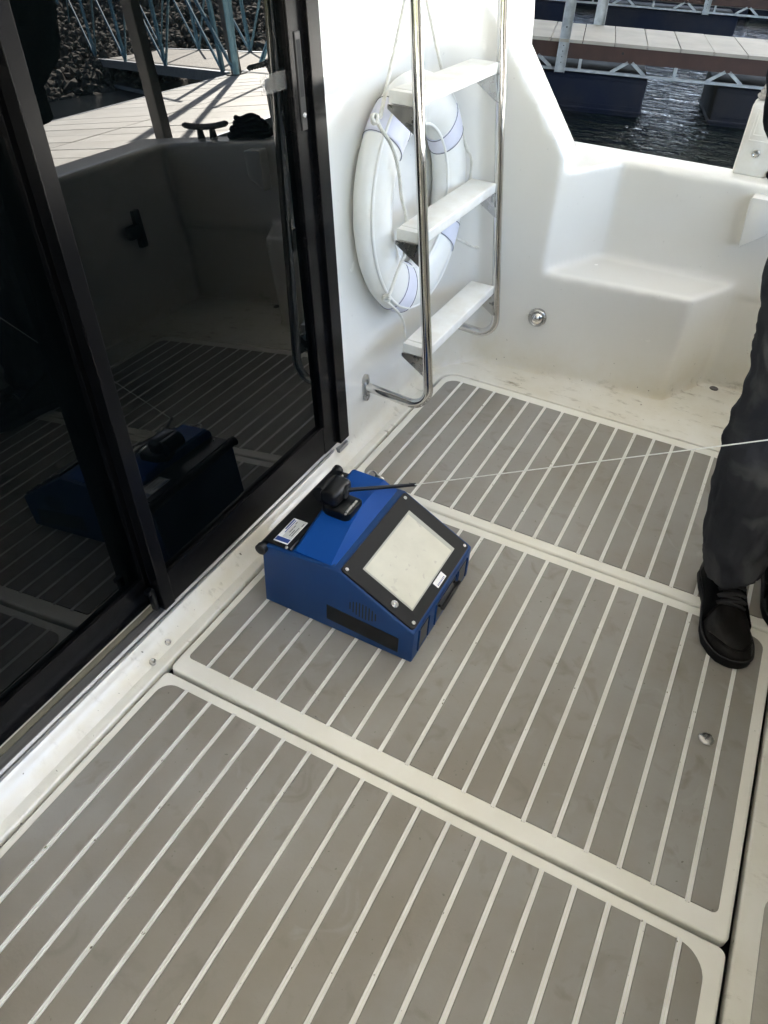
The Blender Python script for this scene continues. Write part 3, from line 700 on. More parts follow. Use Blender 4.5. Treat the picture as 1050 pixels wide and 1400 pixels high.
def trouser_leg(keys,seed):
    """keys (z,cx,cy,rx,ry); interpolated, with wrinkles"""
    rows=[]; zs=[k[0] for k in keys]
    n=110; 
    for i in range(n+1):
        z=zs[0]+(zs[-1]-zs[0])*i/n; j=0
        while j<len(zs)-2 and zs[j+1]<z: j+=1
        t=(z-zs[j])/(zs[j+1]-zs[j]); t=t*t*(3-2*t)*.5+t*.5
        v=[keys[j][q]+(keys[j+1][q]-keys[j][q])*t for q in range(5)]
        ring=[]
        for k in range(64):
            a=2*math.pi*k/64
            p=Vector((math.cos(a)*1.3+seed,math.sin(a)*1.3,z*5+math.cos(a+seed)*.8))
            f=noise.noise(p)*.08+noise.noise(p*2.1+Vector((3,1,0)))*.05; rd=1-abs(noise.noise(Vector((math.cos(a)*1.1+seed,math.sin(a)*1.1,z*7+a*.9))))*2.2; f+=.075*max(0,rd)**3; rd2=1-abs(noise.noise(Vector((math.cos(a)*2.0-seed,math.sin(a)*2.0,z*11-a*1.3))))*2.4; f-=.07*max(0,rd2)**3
            stack=max(0,1-(z-zs[0])/.16); f+=stack*.09*math.sin(z*95+1.8*math.cos(a+seed))*(0.4+.6*noise.noise(p*1.3)+.3)
            kn=math.exp(-((z-.46)/.07)**2); f+=kn*.05*math.sin(z*110+2.5*math.sin(a))*max(0,math.sin(a-.5)+.3)
            ring.append((v[1]+v[3]*(1+f)*math.cos(a),v[2]+v[4]*(1+f)*math.sin(a),z+.006*math.sin(a*2+seed)*(stack)))
        rows.append(ring)
    return rows
b=MB()
keysR=[(.112,.868,.565,.055,.062),(.135,.866,.568,.061,.068),(.18,.852,.568,.064,.072),(.28,.842,.570,.070,.080),(.42,.834,.572,.082,.088),(.56,.836,.590,.085,.092),(.70,.828,.630,.104,.102),(.80,.836,.665,.118,.110),(.88,.860,.69,.125,.115)]
keysL=[(.090,.985,.690,.054,.062),(.12,.985,.692,.058,.068),(.28,1.02,.655,.066,.076),(.42,1.01,.66,.078,.085),(.56,1.005,.67,.085,.09),(.70,.995,.68,.10,.10),(.80,.985,.69,.11,.108),(.88,.965,.695,.12,.115)]
for kk,sd_ in ((keysR,2.3),(keysL,7.1)):
    rows=trouser_leg(kk,sd_)
    # turned-in hem
    low=[((x-kk[0][1])*.93+kk[0][1],(y-kk[0][2])*.93+kk[0][2],z+.012) for x,y,z in rows[0]]
    b.loft([low]+rows,True,True)
# hip block
b.loft([sect((.915,.69,.80),.175,.105,40),sect((.915,.70,.87),.185,.115,40),sect((.915,.71,.95),.178,.112,40),sect((.915,.715,1.0),.165,.105,40)])
tr=b.build('trousers',M['pants'],person,smooth=True)
# jacket torso
rows=[]
for (z,cx,cy,rx,ry) in ((.825,.900,.700,.205,.135),(.832,.900,.700,.215,.142),(.87,.900,.70,.212,.14),(.95,.895,.71,.205,.135),(1.05,.893,.72,.205,.135),(1.15,.89,.73,.215,.14),(1.25,.89,.735,.22,.14),(1.33,.89,.735,.205,.125),(1.38,.89,.74,.15,.10),(1.41,.89,.74,.085,.08),(1.44,.89,.74,.07,.07)):
    rows.append(sect((cx,cy,z),rx,ry,36,(0,0),.05,z*3))
b=MB(); b.loft(rows)
# sleeves (right arm hangs at the person's right = image left; left arm reaches for the string)
def limb(pts,rad,seg=18):
    P=spline(pts,6); n=len(P); rr=[]
    for i in range(n):
        t=i/(n-1)*(len(rad)-1); j=min(int(t),len(rad)-2); rr.append((rad[j]+(rad[j+1]-rad[j])*(t-j))*(1+.05*math.sin(i*2.1)))
    b.tube(P,rr,seg)
limb([(.735,.74,1.30),(.675,.76,1.20),(.665,.76,1.02),(.70,.66,.93),(.78,.60,.93)],[.075,.062,.056,.05,.046])
limb([(1.06,.74,1.30),(1.12,.73,1.18),(1.17,.68,1.02),(1.17,.52,.88),(1.145,.43,.79)],[.075,.062,.056,.05,.044])
jk=b.build('jacket',M['jacket'],person,smooth=True)
# body: head, neck, hands as one mesh
V=[(.89,.74,1.30),(.89,.74,1.42),(.89,.735,1.47),(.89,.725,1.53),(.89,.72,1.60)]; Ed=[(0,1),(1,2),(2,3),(3,4)]; Ra=[.09,.056,.062,.085,.078]
def armchain(pts,rad,hand,fdir,side):
    base=0
    prev=0
    for p,r in zip(pts,rad):
        V.append(p); Ra.append(r); Ed.append((prev,len(V)-1)); prev=len(V)-1
    palm=prev
    h=Vector(V[palm]); f=Vector(fdir).normalized(); s=Vector(side).normalized(); c=f.cross(s)
    for k,(off,ln) in enumerate(((-.030,.062),(-.010,.070),(.010,.066),(.029,.052))):
        q=h+f*.045+s*off; V.append(tuple(q)); Ra.append(.011); Ed.append((palm,len(V)-1)); a=len(V)-1
        q2=q+f*ln*.5-c*.012; V.append(tuple(q2)); Ra.append(.0088); Ed.append((a,len(V)-1)); a=len(V)-1
        q3=q2+f*ln*.25-c*.028; V.append(tuple(q3)); Ra.append(.0078); Ed.append((a,len(V)-1))
    q=h+f*.005-s*.035; V.append(tuple(q)); Ra.append(.012); Ed.append((palm,len(V)-1)); a=len(V)-1
    q2=q+f*.035-s*.014-c*.014; V.append(tuple(q2)); Ra.append(.0095); Ed.append((a,len(V)-1)); a=len(V)-1
    q3=q2+f*.022-c*.012; V.append(tuple(q3)); Ra.append(.0085); Ed.append((a,len(V)-1))
armchain([(.72,.74,1.28),(.665,.76,1.02),(.78,.60,.93),(.815,.575,.935)],[.05,.036,.024,.026],None,(.9,-.4,.1),(0,-.2,1))
armchain([(1.08,.73,1.28),(1.17,.68,1.02),(1.145,.42,.78),(1.138,.385,.755)],[.05,.036,.024,.026],None,(-.1,-.9,-.35),(1,0,0))
bodym=skinmesh('body',V,Ed,Ra,M['skin'],person,2)
# face bits
hc=Vector((.89,.715,1.575))
b=MB(); b.tube([hc+Vector((0,-.088,.02)),hc+Vector((0,-.108,-.008)),hc+Vector((0,-.092,-.014))],[.007,.013,.008],8); b.build('nose',M['skin'],person,smooth=True)
for s_ in (-1,1):
    b=MB(); b.disc(hc+Vector((s_*.031,-.078,.012)),(0,-1,0),[(.012,-.004),(.010,.002),(.005,.006),(0,.007)],12); b.build('eye',M['labw'],person,smooth=True)
    b=MB(); b.disc(hc+Vector((s_*.031,-.0845,.012)),(0,-1,0),[(.0055,0),(0,.001)],10); b.build('pupil',M['labk'],person)
    b=MB(); b.tube([hc+Vector((s_*.078,0,.02)),hc+Vector((s_*.088,.006,.0)),hc+Vector((s_*.078,.0,-.025))],[.008,.014,.008],8); b.build('ear',M['skin'],person,smooth=True)
b=MB(); b.tube([hc+Vector((-.022,-.082,-.038)),hc+Vector((0,-.089,-.040)),hc+Vector((.022,-.082,-.038))],[.002,.005,.002],8); b.build('mouth',mat('lips',(.34,.15,.12),.5),person,smooth=True)
b=MB(); rr=[]
for (z,r) in ((-.02,.088),(.02,.094),(.055,.092),(.085,.072),(.103,.04),(.108,.005)): rr.append(sect((hc.x,hc.y+.014,hc.z+z),r*.95,r,24))
b.loft(rr,False,True); b.build('hair',M['hair'],person,smooth=True)

def shoe(toe,heel,z0,name_label,lift=0):
    """lace-up shoe lofted from heel to toe; local y along foot"""
    toe=Vector(toe);heel=Vector(heel); ax=(toe-heel); LN=ax.length; ax.normalize(); sx=Vector((ax.y,-ax.x,0)) # sx to the right
    def G(t,x,z): p=heel+ax*(t*LN)+sx*x; return (p.x,p.y,z0+z)
    sh=empty('shoe',(heel.x,heel.y,z0),None,None); 
    # shoe is clothing: child of person
    sh.parent=person; sh.matrix_parent_inverse=Matrix.Identity(4); sh.location=Vector((heel.x,heel.y,z0))-person.location
    for k in ('label','category'): 
        if k in sh: del sh[k]
    # sole
    st=[(0,.018,0),(.015,.028,0),(.06,.036,0),(.2,.0385,0),(.36,.037,0),(.52,.043,.002),(.68,.049,.004),(.80,.0495,.003),(.90,.042,.0),(.96,.032,-.003),(.985,.020,-.004),(1.0,.008,-.004)]
    rows=[]
    for t,hw,cx in st:
        rows.append([G(t,cx-hw,0),G(t,cx-hw-.002,.010),G(t,cx-hw-.001,.0215),G(t,cx+hw+.001,.0215),G(t,cx+hw+.002,.010),G(t,cx+hw,0)])
    b=MB(); b.loft(rows); s_=b.build('sole',M['sole'],sh,auto=50)
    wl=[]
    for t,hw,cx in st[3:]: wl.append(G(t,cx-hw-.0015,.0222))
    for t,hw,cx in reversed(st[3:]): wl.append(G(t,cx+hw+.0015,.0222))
    b=MB(); b.tube(spline(wl,4),.0020,7); b.build('welt_highlight',M['lace'],s_,smooth=True)  # paler welt tube; highlights near the toe put into its colour
    # upper: rows of half-section (superellipse)
    up=[(.004,.026,.070,0),(.03,.034,.105,0),(.10,.037,.118,0),(.22,.0375,.118,0),(.32,.0375,.108,0),(.42,.039,.094,.001),(.52,.042,.078,.002),(.62,.047,.064,.003),(.72,.048,.057,.004),(.82,.0475,.053,.003),(.90,.041,.046,0),(.955,.033,.039,-.003),(.985,.020,.031,-.004),(.998,.008,.023,-.004)]
    rows=[]
    for t,hw,hh,cx in up:
        ring=[]
        for k in range(25):
            a=math.pi*k/24; ex=.72 if t<.5 else .80
            x=math.copysign(abs(math.cos(a))**ex,math.cos(a))*hw; z=abs(math.sin(a))**.85*(hh-.018)+.018
            z+=.0015*noise.noise(Vector((x*60,t*14,3)))
            ring.append(G(t,cx+x,z))
        ring.append(G(t,cx-hw*.9,.012)); ring.append(G(t,cx+hw*.9,.012))
        rows.append(ring)
    b=MB(); b.loft(rows); b.build('upper',M['leather'],sh,smooth=True)
    # ring of stitched toe-cap seam + quarter overlay
    def top(t,k=1.03):
        j=0
        while j<len(up)-2 and up[j+1][0]<t: j+=1
        q=(t-up[j][0])/(up[j+1][0]-up[j][0]); hw,hh,cx=[up[j][i]+(up[j+1][i]-up[j][i])*q for i in (1,2,3)]
        return hw*k,hh*k,cx
    def surf(t,a,k=1.03):
        hw,hh,cx=top(t,k); x=math.copysign(abs(math.cos(a))**.76,math.cos(a))*hw; z=abs(math.sin(a))**.85*(hh-.018)+.018
        return Vector(G(t,cx+x,z))
    b=MB(); b.tube([surf(.80+.145*math.sin(a),.5+(math.pi-1)*a/math.pi,1.012) for a in [math.pi*k/20 for k in range(21)]],.0016,6)
    b.tube([surf(.81+.15*math.sin(a),.42+(math.pi-.84)*a/math.pi,1.008) for a in [math.pi*k/20 for k in range(21)]],.0011,6); b.build('toe_seam',M['leather'],sh,smooth=True)
    for s0 in (0,1):
        rows=[]
        for i in range(9):
            t=.12+.54*i/8; row=[]
            a0=.08; a1=(math.pi/2-.30) if t<.58 else (math.pi/2-.30)*(1-(t-.58)/.12)
            for k in range(7):
                a=a0+(a1-a0)*k/6; 
                if s0: a=math.pi-a
                row.append(surf(t,a,1.035))
            rows.append(row)
        b=MB(); RR=[[b.bm.verts.new(p) for p in r] for r in rows]
        for A,B_ in zip(RR,RR[1:]):
            for k in range(6): b.bm.faces.new((A[k],A[k+1],B_[k+1],B_[k]))
        q=b.build('quarter_panel',M['suede'],sh,smooth=True); md=q.modifiers.new('t','SOLIDIFY'); md.thickness=.0025; md.offset=1
        def ed(t):
            a=(math.pi/2-.30) if t<.58 else (math.pi/2-.30)*(1-(t-.58)/.12)
            return math.pi-a if s0 else a
        b=MB(); b.tube([surf(.12+.54*i/8,ed(.12+.54*i/8),1.06) for i in range(9)],.0013,6); b.build('welt_seam',M['leather'],sh,smooth=True)
    for i in range(5):
        t=.38+.050*i
        b=MB(); P=[surf(t+.012*math.sin(a*2),a,1.10) for a in [math.pi/2-.55+1.10*k/8 for k in range(9)]]
        b.tube(P,.0042,7); P2=[surf(t+.02-.012*math.sin(a*2),a,1.07) for a in [math.pi/2-.5+1.0*k/8 for k in range(9)]]; b.tube(P2,.0034,7)
        b.build('lace',M['lace'],sh,smooth=True)
    b=MB(); c=surf(.33,math.pi-.75,1.06); c2=surf(.36,math.pi-.75,1.06); d=(c2-c)
    P=[c,c2,surf(.36,math.pi-.69,1.065),surf(.33,math.pi-.69,1.065)]; b.bm.faces.new([b.bm.verts.new(p) for p in P]); b.build('tag',M['lab'],sh)
    # ankle / sock
    b=MB(); b.loft([[G(.20+.13*math.sin(a)*1.0,.030*math.cos(a),z) for a in [2*math.pi*k/16 for k in range(16)]] for z in (.085,.115,.16)]); b.build('sock',M['jacket'],sh,smooth=True)
    return sh
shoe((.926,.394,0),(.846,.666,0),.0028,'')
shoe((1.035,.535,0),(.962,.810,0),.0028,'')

# ------------------------------------------------------------------ white boarding step board hooked over the coaming
bs=empty('gangway_board',(.64,1.64,.62),'white moulded board with one screw standing on the coaming beside the person','board')
b=MB(); YB=1.655
poly=[(.552,.610),(.551,.790),(.558,.799),(.645,.795),(.645,.610)]
b.prism(poly,'y',YB,YB+.05,.008,3); pb=b.build('upright_board',M['step'],bs,auto=40)
b=MB(); o=YB-.0012
def frame_poly(x0,z0,x1,z1,w):
    for q in ((x0,z0,x1,z0+w),(x0,z1-w,x1,z1),(x0,z0,x0+w,z1),(x1-w,z0,x1,z1)): b.box((q[0],o,q[1]),(q[2],o+.004,q[3]),.0005,1)
frame_poly(.566,.70,.636,.780,.003); frame_poly(.575,.715,.628,.770,.002)
b.build('moulded_panel',M['step'],bs)
b=MB(); b.disc((.598,YB-.001,.670),(0,-1,0),[(.011,0),(.0105,.003),(.007,.004),(.006,.001),(0,.001)],18); b.build('screw',M['steelr'],bs,smooth=True)
b=MB(); b.prism([(.640,.452),(.643,.455),(.700,.500),(.700,.590),(.632,.590),(.628,.580)],'y',1.535,1.60,.004,2); b.build('wedge_bracket',M['gel'],bs,auto=40)
b=MB(); pts=[]
for k in range(90):
    a=2*math.pi*k/22; pts.append((.585+.024*math.cos(a)+.0002*k,YB+.02+.024*math.sin(a),.803+.011*(k/22)))
pts+= [(.64,YB+.02,.84),(.72,YB+.03,.83)]
rp=rope('mooring_rope',pts,None,r=.009,m=mat('grey_rope',(.42,.40,.38),.9,var=(.3,.29,.28),vscale=80),lay=.04); tag(rp,'grey braided rope coiled on top of the white board','rope')

# cleat and coiled rope on coaming (mirrored in the door)
cl=empty('mooring_cleat',(1.02,1.66,.615),'dark horn cleat on the coaming seen mirrored in the door glass','cleat')
b=MB(); b.tube(spline([(.86,1.68,.660),(.92,1.68,.652),(.97,1.68,.650),(1.02,1.68,.652),(1.08,1.68,.660)],5),[.006]+[.011]*19+[.006],10); b.build('horn',M['post'],cl,smooth=True)
for x in (.94,1.0):
    b=MB(); b.tube([(x,1.68,.606),(x,1.68,.650)],[.016,.010],10); b.build('leg',M['post'],cl,smooth=True)
b=MB()
for k in range(4):
    r=.085-.014*k; b.tube([(.745+r*1.1*math.cos(t)+.01*math.sin(k*3),1.66+r*.5*math.sin(t),.625+.017*k+.004*math.sin(3*t+k)) for t in [2*math.pi*q/36 for q in range(36)]],.010,8,closed=True)
tag(b.build('coiled_rope',M['jacket'],smooth=True),'dark rope coiled on the coaming beside the cleat, mirrored in the door','rope')
# latch on transom
b=MB(); b.box((1.118,1.34,.29),(1.145,1.375,.43),.006,2); b.box((1.10,1.28,.335),(1.13,1.35,.385),.01,3); tag(b.build('transom_latch',M['blk'],auto=40),'black latch on the white transom seen only in the door glass','latch')

# ------------------------------------------------------------------ overhead structure
b=MB(); b.box((-1.2,-3.4,2.12),(1.4,1.6,2.22),.03,3); tag(b.build('flybridge_overhang',M['over'],auto=40),kind='structure')
b=MB(); b.hexa([(-1.0,-2.6,1.7),(-.27,-2.6,1.7),(-.27,2.0,1.7),(-1.0,2.0,1.7),(-1.0,-2.6,2.11),(-.31,-2.6,2.11),(-.31,2.0,2.11),(-1.0,2.0,2.11)])
# header only above the door
tag(b.build('cabin_header',M['gel']),kind='structure')
b=MB(); b.box((-3.5,-2.6,-.06),(-.58,2.0,2.1)); tag(b.build('cabin_interior',M['dark']),kind='structure')
# hull sides
b=MB(); b.prism([(-3.5,-2.62),(1.35,-2.57),(1.35,1.72),(-3.5,1.95)],'z',-.95,-.09); tag(b.build('hull',M['gel']),kind='structure')

# ------------------------------------------------------------------ marina
b=MB(); v=[b.bm.verts.new(p) for p in ((-200,-120,-.655),(300,-120,-.655),(300,300,-.655),(-200,300,-.655))]; b.bm.faces.new(v)
tag(b.build('water',M['water']),kind='structure')
b=MB(); v=[b.bm.verts.new(p) for p in ((-600,-600,-2.2),(700,-600,-2.2),(700,700,-2.2),(-600,700,-2.2))]; b.bm.faces.new(v)
tag(b.build('lake_bed',M['bank']),kind='structure')
A0=Vector((-2.218,7.958,0)); UD=Vector((.9696,.2447,0)); ND=Vector((-.2447,.9696,0))
def D(s,n,z): return A0+UD*s+ND*n+Vector((0,0,z))
def dbox(b,s0,s1,n0,n1,z0,z1,bev=0):
    P=[D(s0,n0,z0),D(s1,n0,z0),D(s1,n1,z0),D(s0,n1,z0),D(s0,n0,z1),D(s1,n0,z1),D(s1,n1,z1),D(s0,n1,z1)]
    b.hexa(P)
def bar(b,p,q,w,t=None):
    p=Vector(p);q=Vector(q); d=(q-p).normalized(); s=ND if abs(d.dot(ND))<.9 else UD; u=d.cross(s).normalized(); t=t or w
    A=[p+u*w/2*i+s*t/2*j for i,j in ((-1,-1),(1,-1),(1,1),(-1,1))]; B_=[x+(q-p) for x in A]; b.hexa(A+B_)
board_me=None
def walkway(n0,s0,s1,dz,label,grp,posts):
    t=empty('dock_walkway',D((s0+s1)/2,n0+.55,dz),label,'dock','floating dock walkways')
    pitch=.322; k0=int(math.floor((s0-1.599)/pitch)); 
    s=1.599+k0*pitch
    while s<s1:
        b=MB(); j=random.uniform(-.002,.002)
        P=rrect(s+.004,0,s+pitch-.004,1,.0001,1)
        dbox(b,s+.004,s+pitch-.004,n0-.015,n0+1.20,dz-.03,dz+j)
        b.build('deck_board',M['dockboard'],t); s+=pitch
    b=MB(); dbox(b,s0,s1,n0,n0+.038,dz-.168,dz-.031); b.build('fascia',M['fascia'],t)
    b=MB(); dbox(b,s0,s1,n0+1.15,n0+1.19,dz-.168,dz-.031); b.build('fascia',M['fascia'],t)
    for nn in (n0+.02,n0+1.16):
        b=MB(); dbox(b,s0,s1,nn-.02,nn+.02,dz-.283,dz-.258); b.build('bottom_chord',M['galv'],t)
    # diagonals: pattern period 1.6 with vertical at 1.60
    per=.955; sv=1.60
    for i in range(-5,7):
        base=sv+i*per
        for (sa,za,sb,zb) in ((base,-.165,base,-.262),(base+.32,-.262,base+.475,-.160),(base+.475+.04,-.160,base+.66,-.262)):
            if sa>s0 and sb<s1:
                b=MB(); bar(b,D(sa,n0+.015,dz+za),D(sb,n0+.015,dz+zb),.030,.03); b.build('brace',M['galv'],t)
    for (ss,wd,zb,zt,nn) in posts:
        b=MB()
        dbox(b,ss-wd/2,ss+wd/2,nn-.006,nn,zb,zt); dbox(b,ss-wd/2,ss-wd/2+.006,nn-.04,nn-.006,zb,zt); dbox(b,ss+wd/2-.006,ss+wd/2,nn-.04,nn-.006,zb,zt)
        if zb<-.1:
            dbox(b,ss-wd/2+.01,ss+wd/2-.02,nn-.012,nn-.0065,zb-.0,dz)
        po=b.build('channel_post',M['galv'],t)
        b=MB()
        for k in range(4):
            b.disc(D(ss,nn-.0130,-.06-.05*k),tuple(-ND),[(.006,0),(.005,.003),(0,.004)],8)
        b.disc(D(ss,nn-.0065,.10),tuple(-ND),[(.008,0),(0,.001)],8)
        b.build('bolt',M['rubber'],po)
    b=MB()
    b.disc(D(1.05,n0-.0008,dz-.085),tuple(-ND),[(.014,0),(.013,.002),(.008,.0025),(0,-.001)],12); b.build('mooring_eye',M['rubber'],t)
    return t
dockA=walkway(0,-3.2,5.0,0,'nearer floating walkway of pale boards with brown fascia beyond the coaming','d',[(.45,.105,-.30,3.2,0.0)])
dockB=walkway(6.0,-3.2,7.0,0,'farther floating walkway with brown fascia at the top right corner','d',[(2.42,.10,-.30,3.2,5.99)])
b=MB(); nn=1.22; dbox(b,.71,.83,nn-.006,nn,-.02,3.2); dbox(b,.71,.716,nn-.05,nn-.006,-.02,3.2); dbox(b,.824,.83,nn-.05,nn-.006,-.02,3.2)
tag(b.build('channel_post',M['galv']),'short galvanised channel post at the back edge of the nearer walkway','post')
def dfloat(s0,s1,n0,n1,label):
    t=empty('dock_float',D((s0+s1)/2,(n0+n1)/2,-.65),label,'float','navy plastic dock floats')
    b=MB(); v0=len(b.bm.verts)
    b.box((s0,n0,-.9),(s1,n1,-.300),.025,3)
    for q in b.bm.verts:
        tpr=.02*(q.co.z+.3); q.co=D(q.co.x+(tpr if q.co.x>(s0+s1)/2 else -tpr),q.co.y,q.co.z)
    b.build('shell',M['float'],t,auto=40)
    b=MB()
    b.box((s0-.014,n0-.014,-.63),(s1+.014,n1+.014,-.605),.006,1)
    b.box((s0+.09,n0-.006,-.575),(s1-.09,n0+.02,-.565),.002,1); b.box((s1-.05,n0+.03,-.575),(s1+.008,n1-.05,-.565),.002,1)
    b.box((s0+.05,n0-.006,-.345),(s1-.05,n0+.02,-.335),.002,1)
    for q in b.bm.verts: q.co=D(q.co.x,q.co.y,q.co.z)
    b.build('moulded_rib',M['float'],t)
    return t
dfloat(-.45,1.36,.03,1.10,'navy float with its end face showing, left of the glittering water')
dfloat(2.05,3.4,.03,1.10,'navy float right of the glittering water, below the walkway')
dfloat(-2.6,-.75,.03,1.10,'navy float under the near walkway, hidden by the white wing')
dfloat(.75,2.95,6.03,7.1,'navy float under the farther walkway at the top right')
dfloat(-2.0,.35,6.03,7.1,'navy float under the farther walkway, seen between the wing and the post')

sky_block_dock=walkway(9.4,-4.0,8.0,0,'third floating walkway added farther out to darken the water, only its floats showing at the top edge','d',[])  # added dock row; keeps bright low sky out of the far water's reflection
dfloat(-4.0,-.35,9.43,10.5,'navy float of the added third walkway, at the top edge left of the posts')
dfloat(-.3,3.6,9.43,10.5,'navy float of the added third walkway, at the top edge above the second dock')
dfloat(3.65,8.0,9.43,10.5,'navy float of the added third walkway, at the top right corner')
# main sunlit dock seen in the door glass -----------------------------
md=empty('main_dock',(5.7,8,0),'wide sunlit board dock mirrored in the door glass','dock')
for (xa,xb) in ((3.9,5.68),(5.70,7.5)):
    me=None
    for i in range(34):
        y=1.2+i*.36
        if me is None:
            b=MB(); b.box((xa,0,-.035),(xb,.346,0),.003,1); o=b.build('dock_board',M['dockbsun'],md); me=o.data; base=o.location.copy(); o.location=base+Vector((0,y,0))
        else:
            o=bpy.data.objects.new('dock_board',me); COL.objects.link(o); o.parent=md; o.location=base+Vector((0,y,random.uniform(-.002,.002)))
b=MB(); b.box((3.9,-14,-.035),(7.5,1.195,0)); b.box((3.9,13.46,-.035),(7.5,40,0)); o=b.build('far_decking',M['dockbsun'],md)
b=MB(); b.box((3.85,-14,-.25),(3.895,40,.004)); b.box((7.505,-14,-.25),(7.55,40,.004)); b.build('edge_beam',M['galv'],md)
b=MB(); b.box((4.0,-14,-.9),(7.4,40,-.25)); b.build('pontoon',M['float'],md)
for (x,y,wd,lab) in ((4.13,4.82,.11,'dark steel roof post at the near edge of the sunlit dock, mirrored in the glass'),(7.32,10.17,.12,'grey steel roof post at the far edge of the sunlit dock, mirrored in the glass'),(6.6,15.5,.12,'distant steel roof post on the sunlit dock, mirrored in the glass')):
    t=empty('roof_post',(x,y,0),lab,'post','steel posts carrying the marina roof')
    b=MB(); b.box((x-wd/2,y-wd/2,0.008),(x+wd/2,y+wd/2,4.45),.006,1); b.build('column',M['post'],t)
    b=MB(); b.box((x-wd,y-wd,0.002),(x+wd,y+wd,.02),.003,1); b.build('base_plate',M['post'],t)
# gangway to the bank
gd=Vector((.83,.557,0)).normalized(); gn=Vector((-gd.y,gd.x,0))
G0=Vector((7.75,10.55,0))
gw=empty('gangway',G0,'grey board gangway with blue truss rails leading to the rocky bank, mirrored in the glass','gangway')
b=MB()
for i in range(60):
    a=G0+gd*(i*.3); P=[a,a+gd*.292,a+gd*.292+gn*1.75,a+gn*1.75]
    b.hexa([p+Vector((0,0,-.04)) for p in P]+[p+Vector((0,0,0)) for p in P])
b.build('gangway_board',M['dockboard'],gw)['kind']='stuff'
b=MB()
for off in (-.03,1.78):
    for (za,zb) in ((-.16,.015),(-.62,-.55)):
        a=G0+gn*off; e=a+gd*18; P=[a-gn*.03,a+gn*.03,e+gn*.03,e-gn*.03]
        b.hexa([p+Vector((0,0,za)) for p in P]+[p+Vector((0,0,zb)) for p in P])
b.build('side_beam',M['galv'],gw)
per=3.6
for off in (-.03,1.78):
    for i in range(5):
        a=G0+gn*off+gd*(i*per+.25)
        for (p,q,r) in ((a,a+Vector((0,0,2.6)),.045),(a,a+gd*per*.5+Vector((0,0,1.5)),.025),(a+gd*per*.5+Vector((0,0,1.5)),a+gd*per,.025)):
            b=MB(); b.tube([p,q],r,6); b.build('truss_bar',M['bluetruss'],gw)
    for z in (2.6,):
        b=MB(); a=G0+gn*off; b.tube([a+Vector((0,0,z)),a+gd*18+Vector((0,0,z))],.03,6); b.build('rail',M['bluetruss'],gw)
# blue bracing up to the roof at the post
brc=empty('roof_brace',(7.3,10.2,0),'light blue diagonal braces rising beside the grey dock post, mirrored in the glass','brace')
for (p,q,r) in (((7.25,10.05,.03),(5.6,8.2,3.6),.035),((7.25,10.05,.03),(9.6,11.4,2.6),.03),((7.2,10.0,.03),(6.4,9.6,4.3),.05),((7.45,11.0,.03),(7.0,14.5,3.6),.04),((7.45,14.6,.03),(7.3,11.0,3.6),.04)):
    b=MB(); b.tube([p,q],r,8); b.build('bar',M['bluetruss'],brc)
# bank with riprap
def bank_h(d): return -1.2+max(0,d)*.36
Bn=Vector((.80,.60,0)); Bt=Vector((-.60,.80,0)); B0=Vector((13.0,16.0,0))
b=MB(); n1,n2=60,24; g=[]
for i in range(n1+1):
    row=[]
    for j in range(n2+1):
        p=B0+Bt*(-60+120*i/n1)+Bn*(j*2.2); h=bank_h(j*2.2)+.25*noise.noise(p*.4); row.append(b.bm.verts.new((p.x,p.y,min(h,9)-.15)))
    g.append(row)
for i in range(n1):
    for j in range(n2): b.bm.faces.new((g[i][j],g[i+1][j],g[i+1][j+1],g[i][j+1]))
tag(b.build('bank_ground',M['bank'],smooth=True),kind='structure')
b=MB(); rnd=random.Random(3)
ico=bmesh.new(); bmesh.ops.create_icosphere(ico,subdivisions=1,radius=1); iv=[v.co.copy() for v in ico.verts]; ifc=[[v.index for v in f.verts] for f in ico.faces]; ico.free()
verts=[];faces=[]
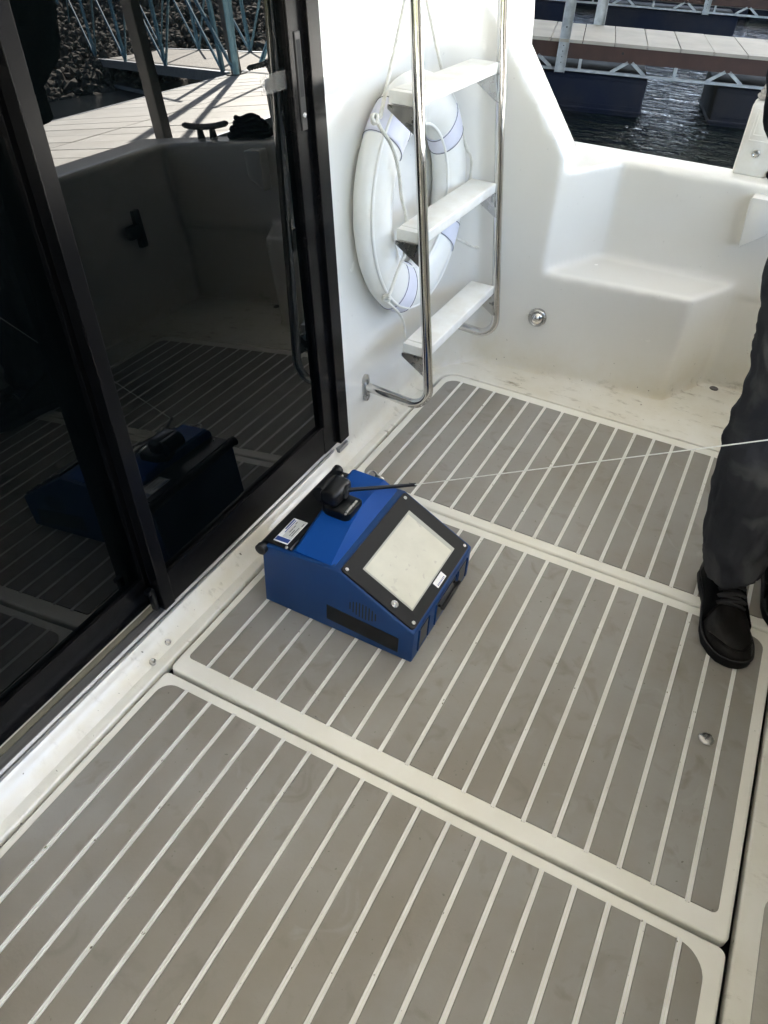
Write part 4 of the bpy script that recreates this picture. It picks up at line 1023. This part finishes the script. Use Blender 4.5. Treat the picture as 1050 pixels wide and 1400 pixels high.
for k in range(17000):
    d=rnd.uniform(.8,12); s=rnd.uniform(-20,14); r=rnd.uniform(.05,.16)*(1 if rnd.random()<.85 else 1.5)
    p=B0+Bt*s+Bn*d; z=bank_h(d)+.25*noise.noise(p*.4)-.05; sc_=Vector((r*rnd.uniform(.7,1.4),r*rnd.uniform(.6,1.1),r*rnd.uniform(.45,.8))); q=Quaternion((rnd.uniform(-1,1),rnd.uniform(-1,1),rnd.uniform(-1,1)),rnd.uniform(0,3)) if True else None
    q.normalize(); n0=len(verts)
    for c in iv:
        c2=Vector((c.x*sc_.x,c.y*sc_.y,c.z*sc_.z))*rnd.uniform(.8,1.15); c2.rotate(q); verts.append((p.x+c2.x,p.y+c2.y,z+c2.z))
    faces+= [[n0+i for i in f] for f in ifc]
me=bpy.data.meshes.new('riprap'); me.from_pydata(verts,[],faces); o=link('riprap_rocks',me,M['rock']); tag(o,kind='stuff'); o['label']='bank of loose rocks mirrored in the door glass'; o['category']='rocks'
# marina roof, unseen; its reach is stretched to cut skylight over the cockpit
b=MB(); b.box((-30,-45,4.46),(5.8,24,4.6)); tag(b.build('marina_roof',M['roof']),kind='structure')

b=MB(); ringA=[];ringB=[];ringC=[]  # unseen ring of hills, added to block the bright low sky
for k in range(180):
    a=2*math.pi*k/180; r=170+25*noise.noise(Vector((math.cos(a)*3,math.sin(a)*3,0))); h=20+7*noise.noise(Vector((math.cos(a)*7,math.sin(a)*7,2)))
    ringA.append(b.bm.verts.new((r*math.cos(a),r*math.sin(a),-2))); ringB.append(b.bm.verts.new(((r+12)*math.cos(a),(r+12)*math.sin(a),h*.8))); ringC.append(b.bm.verts.new(((r+60)*math.cos(a),(r+60)*math.sin(a),h*1.5)))
for k in range(180):
    n=(k+1)%180
    b.bm.faces.new((ringA[k],ringA[n],ringB[n],ringB[k])); b.bm.faces.new((ringB[k],ringB[n],ringC[n],ringC[k]))
tag(b.build('sky_block_hills',mat('sky_block_hills_green',(.05,.06,.03),.95,var=(.08,.075,.045),vscale=.08),smooth=True),kind='structure')
